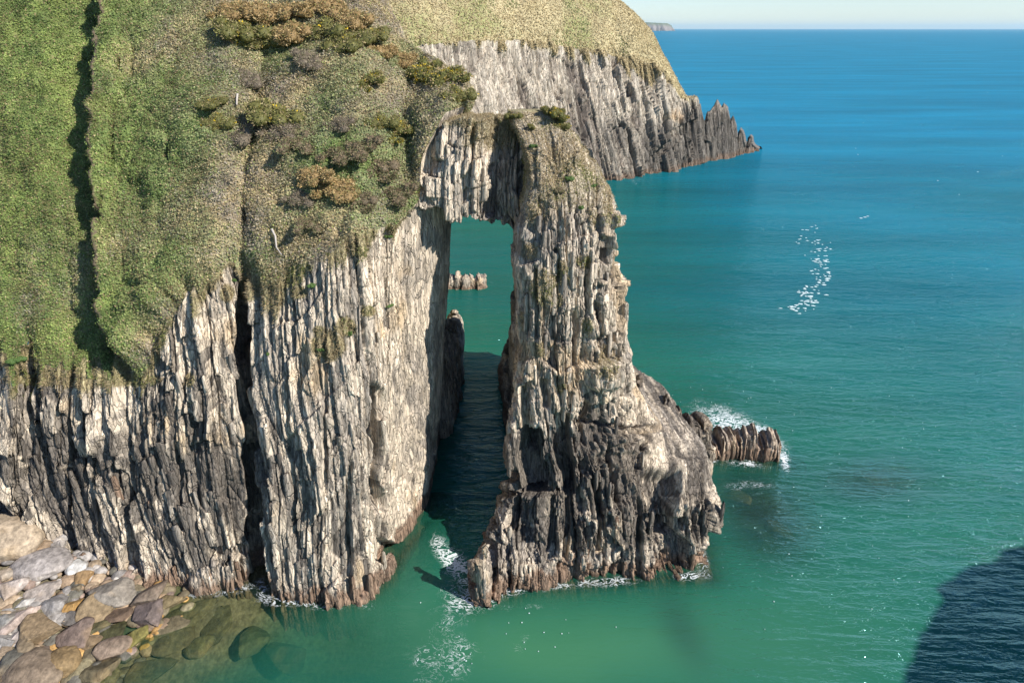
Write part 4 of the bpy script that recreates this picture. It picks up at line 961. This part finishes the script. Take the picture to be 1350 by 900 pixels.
# ================================================================== BUSHES AND TUFTS
def bush_mesh(name, seed, pal, flowers=0.0, n=3600, dead=False):
    r = np.random.default_rng(seed); k = 18; cen = np.stack([np.clip(r.normal(0, .42, k), -.7, .7), np.clip(r.normal(0, .36, k), -.6, .6), r.uniform(.0, .3, k)], -1); rad = r.uniform(.14, .38, k)
    V0, T0_ = ICO2; Vs, Ts, Cs = [], [], []; off = 0
    for c_, q in zip(cen, rad):
        V = V0*q*.86*(1+.2*vn(V0[:, 0]*3+seed, V0[:, 1]*3, V0[:, 2]*3, 2))[:, None]+c_; Vs.append(V); Ts.append(T0_+off); off += len(V); Cs.append(np.tile(np.array(pal[0])*.7, (len(V), 1)))
    i_ = r.integers(0, k, n); dn = r.normal(size=(n, 3)); dn[:, 2] = np.abs(dn[:, 2])*.9; dn /= np.linalg.norm(dn, axis=1, keepdims=True)
    p = cen[i_]+dn*rad[i_][:, None]*r.uniform(.8, 1.12, n)[:, None]
    dd = dn+r.normal(0, .45, (n, 3)); dd /= np.linalg.norm(dd, axis=1, keepdims=True); t_ = np.cross(dd, r.normal(size=(n, 3))); t_ /= np.linalg.norm(t_, axis=1, keepdims=True)
    s_ = r.uniform(.035, .12, n)[:, None]*(1.3 if dead else 1); w_ = s_*(.16 if dead else .34)
    L3 = np.stack([p-t_*w_, p+t_*w_, p+dd*s_], 1).reshape(-1, 3); Vs.append(L3); Ts.append(np.arange(3*n).reshape(-1, 3)+off)
    pc_ = np.array(pal)[r.integers(0, len(pal), n)]*r.uniform(.65, 1.35, n)[:, None]
    if flowers: f_ = (r.random(n) < flowers) & (vn(p[:, 0]*3, p[:, 1]*3, p[:, 2]*3, seed) > 0); pc_[f_] = (.75, .52, .03)
    Cs.append(np.repeat(pc_, 3, 0))
    return build_mesh(name, np.concatenate(Vs), tris=np.concatenate(Ts), col=np.concatenate(Cs))
KINDS = {
 'gorse': [bush_mesh('gorse', s, [(.17, .17, .05), (.25, .22, .06), (.13, .14, .04), (.34, .25, .12)], .2) for s in (1, 2)],
 'green': [bush_mesh('green_gorse', s, [(.19, .18, .055), (.26, .23, .08), (.14, .15, .045), (.34, .27, .14)], .04) for s in (3, 4)],
 'rust': [bush_mesh('rust_gorse', s, [(.42, .28, .12), (.34, .24, .11), (.24, .19, .08), (.46, .34, .17), (.22, .20, .07)], .0) for s in (5, 6, 7)],
 'brown': [bush_mesh('brown_heath', s, [(.24, .18, .11), (.19, .16, .09), (.30, .22, .13), (.18, .19, .08), (.2, .22, .09)], 0) for s in (8, 9)],
 'dead': [bush_mesh('dead_heath', s, [(.25, .20, .14), (.18, .14, .10), (.36, .29, .20), (.17, .18, .08)], 0, 3600, True) for s in (10, 11)],
 'lush': [bush_mesh('lush_plant', s, [(.11, .19, .05), (.16, .24, .06), (.09, .14, .04), (.22, .24, .09)], 0, 900) for s in (12,)],
}
for k_, l_ in KINDS.items():
    for me in l_: me.materials.append(M_LEAF)
slopeX, slopeY = SXn.ravel(), SYn.ravel(); slopePts = turfP.reshape(-1, 3)
visS = (turfN[..., 1] < .6).ravel()
def on_surface(px, py, X_, Y_, pts, ok=None):
    d_ = (X_-px)**2+(Y_-py)**2
    if ok is not None: d_ = np.where(ok, d_, 1e9)
    k = np.argmin(d_); 
    near = np.where(d_ < d_[k]+9)[0]; k = near[np.argmin(pts[near][:, 1])]
    return pts[k]
NM = {'gorse': 'gorse_bush', 'green': 'gorse_bush', 'rust': 'gorse_bush', 'brown': 'heather_bush', 'dead': 'dead_bush', 'lush': 'green_plant'}
BU = [ # px,py,w px,kind,label
 (562, 90, 44, 'gorse', 'yellow flowered gorse, upper left one of the three on the ridge above the arch'),
 (590, 103, 50, 'gorse', 'yellow flowered gorse, middle and largest of the three on the ridge above the arch'),
 (607, 122, 36, 'green', 'green gorse hanging over the cliff end just above the arch'),
 (488, 104, 40, 'gorse', 'rounded yellow flowered gorse alone on the slope left of the ridge gorse'),
 (505, 158, 36, 'green', 'olive gorse on the slope below the rounded yellow gorse'),
 (524, 172, 40, 'gorse', 'olive gorse with a few yellow flowers nearest the pale lintel rock'),
 (418, 228, 46, 'rust', 'bright rusty gorse in the middle of the slope, upper of two'),
 (440, 246, 48, 'rust', 'bright rusty gorse in the middle of the slope, lower of two'),
 (476, 190, 46, 'brown', 'brown heather clump below the olive gorse'),
 (502, 218, 44, 'brown', 'brown heather clump halfway from the rusty gorse to the lintel'),
 (448, 196, 40, 'brown', 'dark heather clump above the bright rusty gorse'),
 (282, 128, 28, 'green', 'small yellow green gorse with black shade at its left, upper of two'),
 (287, 158, 34, 'green', 'small yellow green gorse, lower of two in mid slope'),
 (362, 143, 52, 'green', 'olive gorse over a grey dead patch in mid slope'),
 (325, 168, 50, 'dead', 'grey dead brush, left of two patches under the olive gorse'),
 (375, 165, 48, 'dead', 'grey dead brush, right of two patches under the olive gorse'),
 (395, 185, 44, 'brown', 'reddish brown heather below the dead brush'),
 (318, 32, 50, 'green', 'olive gorse at the left end of the upper gorse thicket'),
 (345, 52, 46, 'green', 'olive gorse on the lower edge of the upper gorse thicket'),
 (300, 12, 40, 'rust', 'rusty gorse beside the dark hole at the upper left of the thicket'),
 (345, 12, 54, 'rust', 'rusty gorse at the top edge of the photo, left in the thicket'),
 (385, 10, 50, 'rust', 'rusty gorse at the top edge of the photo, middle of the thicket'),
 (428, 8, 50, 'rust', 'rusty gorse at the top edge of the photo, right in the thicket'),
 (385, 38, 52, 'rust', 'wide rusty gorse in the heart of the upper thicket'),
 (430, 38, 50, 'green', 'green gorse right of the wide rusty gorse in the thicket'),
 (460, 50, 46, 'green', 'olive gorse at the lower right of the upper thicket'),
 (470, 22, 50, 'rust', 'rusty gorse at the right end of the upper thicket'),
 (500, 62, 40, 'rust', 'rusty gorse on the skyline left of the ridge gorse'),
 (530, 75, 34, 'rust', 'small rusty gorse touching the ridge gorse'),
 (492, 38, 34, 'green', 'olive gorse on the skyline right of the upper thicket'),
 (410, 75, 40, 'dead', 'pale dead brush just below the upper thicket'),
 (395, 252, 36, 'dead', 'pale dead brush left below the bright rusty gorse'),
 (335, 100, 34, 'dead', 'pale dead brush between the thicket and the mid slope gorse'),
 (450, 155, 34, 'dead', 'grey dead brush left of the olive gorse'),
 (525, 250, 40, 'brown', 'olive brown heather near the cliff edge beside the arch'),
 (480, 262, 34, 'brown', 'dark heather near the cliff edge above the pale pier'),
 (410, 290, 36, 'brown', 'dark heather above the grass edge in the middle of the cliff'),
]
for i, (px, py, wp, kd, lab) in enumerate(BU):
    p_ = on_surface(px, py+4, slopeX, slopeY, slopePts, visS); f_ = p_[1]*CP-(p_[2]-CAMZ)*SP; s_ = wp*f_/900/1.45
    me = KINDS[kd][i % len(KINDS[kd])]; o = bpy.data.objects.new(NM[kd], me); C.objects.link(o)
    o.location = p_-np.array([0, 0, .1]); o.scale = (s_, s_, s_*.72); o.rotation_euler = (math.radians(28), 0, random.uniform(-.6, .6))
    o['label'] = lab; o['category'] = 'bush'; o['group'] = 'bushes on the grassy slope'
okS = (stackN[..., 1] < .3).ravel(); sX, sY, sP = stackPX.ravel(), stackPY.ravel(), stackP.reshape(-1, 3)
PL = [(748, 232, 14, 'lush', 'bright green plant in the middle of the dry slope on the stack'), (735, 150, 34, 'gorse', 'olive gorse at the very top of the stack'), (722, 145, 28, 'green', 'low green gorse left of the olive gorse on the stack top'),
 (705, 190, 14, 'lush', 'small green plant near the shaded hollow on the stack'), (786, 242, 12, 'lush', 'small green plant at the right edge of the dry slope'), (765, 270, 12, 'lush', 'tiny green plant low on the dry slope of the stack'),
 (742, 165, 26, 'green', 'olive gorse just below the stack top on the right'), (735, 248, 16, 'brown', 'brown herb clump below the bright green plant'), (700, 165, 18, 'green', 'green patch of herbs on the stack crest'), (676, 152, 26, 'green', 'green herbs on the crest above the lintel hollow')]
for i, (px, py, wp, kd, lab) in enumerate(PL):
    p_ = on_surface(px, py+2, sX, sY, sP, okS); f_ = p_[1]*CP-(p_[2]-CAMZ)*SP; s_ = wp*f_/900/1.75
    o = bpy.data.objects.new(NM[kd], KINDS[kd][i % len(KINDS[kd])]); C.objects.link(o); o.location = p_; o.scale = (s_*.85, s_*.85, s_*.8); o.rotation_euler = (math.radians(25), 0, i)
    o['label'] = lab; o['category'] = 'plant'; o['group'] = 'plants on top of the stack'
cX, cY, cP = cliffPX.ravel(), cliffPY.ravel(), cliffP.reshape(-1, 3); okC = (cliffP[..., 1] < 50).ravel()
TU = [(512, 311, 10, 'lush', 'small green plant on the pale rock near the passage'), (512, 403, 10, 'lush', 'small green plant halfway up the pale pier'), (462, 438, 14, 'lush', 'green plant at the end of the grassy ledge'),
 (425, 462, 10, 'lush', 'green plant at the bottom of the grassy ledge'), (412, 378, 14, 'lush', 'green plant on the high ledge below the turf'), (352, 466, 8, 'lush', 'tiny green plant beside the dark fissure'), (310, 370, 10, 'lush', 'small green plant at the head of the dark fissure'), (20, 470, 20, 'lush', 'bright green grass patch on the rock at the left edge')]
for i, (px, py, wp, kd, lab) in enumerate(TU):
    p_ = on_surface(px, py, cX, cY, cP, okC); f_ = p_[1]*CP-(p_[2]-CAMZ)*SP; s_ = wp*f_/900/1.5
    o = bpy.data.objects.new(NM[kd], KINDS[kd][0]); C.objects.link(o); o.location = p_; o.scale = (s_, s_*.6, s_*.8); o.rotation_euler = (0, 0, i)
    o['label'] = lab; o['category'] = 'plant'; o['group'] = 'plants on the cliff ledges'
# bleached dead branches
for i, (pts, lab) in enumerate([([(358, 305), (362, 315), (366, 328), (371, 338)], 'bleached dead branch lying on the turf above the cliff edge'), ([(315, 126), (317, 134), (314, 142)], 'short bleached branch on the slope below the gorse thicket')]):
    cu = bpy.data.curves.new('dead_branch', 'CURVE'); cu.dimensions = '3D'; cu.bevel_depth = .09; cu.bevel_resolution = 2; sp = cu.splines.new('POLY'); sp.points.add(len(pts)-1)
    for k, (a, b) in enumerate(pts):
        q = on_surface(a, b, slopeX, slopeY, slopePts, visS); sp.points[k].co = (q[0], q[1]-.2, q[2]+.25, 1); sp.points[k].radius = 1-.2*k
    mb, nt, N, K = mat('bleached_wood'); bb = N.new('ShaderNodeBsdfPrincipled'); bb.inputs['Base Color'].default_value = (.62, .57, .5, 1); bb.inputs['Roughness'].default_value = .8
    wn_ = noise(N, K, None, 20); K.new(mixc(N, K, wn_, (.28, .24, .2), (.48, .43, .37)), bb.inputs['Base Color']); oo = N.new('ShaderNodeOutputMaterial'); K.new(bb.outputs[0], oo.inputs[0])
    cu.materials.append(mb); tmp = bpy.data.objects.new('tmp', cu); me = bpy.data.meshes.new_from_object(tmp); bpy.data.objects.remove(tmp); o = bpy.data.objects.new('dead_branch', me); C.objects.link(o); o['label'] = lab; o['category'] = 'branch'

# ================================================================== FOAM FLECKS on the open sea
Vs, Ts = [], []; off = 0; r = np.random.default_rng(5)
def fleck(px, py, sx, sy):
    global off
    c_ = np.array(at_z(px, py, .05)); n_ = 9; a_ = np.linspace(0, 2*math.pi, n_, endpoint=False); q = r.uniform(.6, 1.3, n_)
    V = np.stack([c_[0]+np.cos(a_)*q*sx, c_[1]+np.sin(a_)*q*sy, np.full(n_, .04)], -1); V = np.concatenate([V, [[c_[0], c_[1], .12]]])
    Vs.append(V); Ts.append(np.array([(k, (k+1) % n_, n_) for k in range(n_)])+off); off += n_+1
path_ = np.array([(1068, 300), (1058, 315), (1078, 320), (1086, 328), (1080, 340), (1085, 345), (1078, 358), (1090, 362), (1086, 372), (1072, 378), (1062, 384), (1080, 384), (1068, 392), (1064, 400), (1048, 406)])
for k in range(150):
    i = r.integers(len(path_)); c_ = path_[i]+r.normal(0, 1, 2)*np.array([6.5, 3.5]); fleck(c_[0], c_[1], r.uniform(.1, .42), r.uniform(.1, .32))
for (cx, cy, sx, sy, n_) in [(1110, 720, 60, 90, 16), (590, 830, 40, 40, 14), (960, 530, 40, 14, 20), (1180, 590, 90, 30, 16), (1130, 285, 8, 3, 3), (700, 830, 60, 20, 14), (1250, 160, 90, 60, 8), (860, 520, 14, 12, 15)]:
    for k in range(n_):
        fleck(cx+r.normal()*sx, cy+r.normal()*sy, *(r.uniform(.02, .06, 2) if n_ > 10 else r.uniform(.15, .4, 2)))
me = build_mesh('sea_foam', np.concatenate(Vs), tris=np.concatenate(Ts)); mf, nt, N, K = mat('foam_white')
g = N.new('ShaderNodeNewGeometry'); bb = N.new('ShaderNodeBsdfDiffuse'); K.new(mixc(N, K, noise(N, K, g.outputs['Position'], 4), (.30, .42, .40), (.7, .76, .76)), bb.inputs[0]); oo = N.new('ShaderNodeOutputMaterial'); K.new(bb.outputs[0], oo.inputs[0])
link('sea_foam', me, mf, kind='stuff', label='white foam flecks drifting on the open sea right of the stack', category='foam')

# ================================================================== the air between here and the horizon
hz_ = build_mesh('haze', np.array([(a, b, c_) for c_ in (-9., 420.) for b in (-2000., 95000.) for a in (-65000., 65000.)]),
   quads=np.array([(0, 2, 3, 1), (4, 5, 7, 6), (0, 1, 5, 4), (2, 6, 7, 3), (0, 4, 6, 2), (1, 3, 7, 5)]))
mh = bpy.data.materials.new('thin_sea_air'); mh.use_nodes = True; nt = mh.node_tree; nt.nodes.clear()
pv = nt.nodes.new('ShaderNodeVolumePrincipled'); pv.inputs['Color'].default_value = (.62, .88, 1, 1); pv.inputs['Density'].default_value = HAZE; pv.inputs['Anisotropy'].default_value = .1
oo = nt.nodes.new('ShaderNodeOutputMaterial'); nt.links.new(pv.outputs[0], oo.inputs['Volume'])
link('haze', hz_, mh, kind='stuff', label='thin blue sea haze toward the horizon', category='haze')
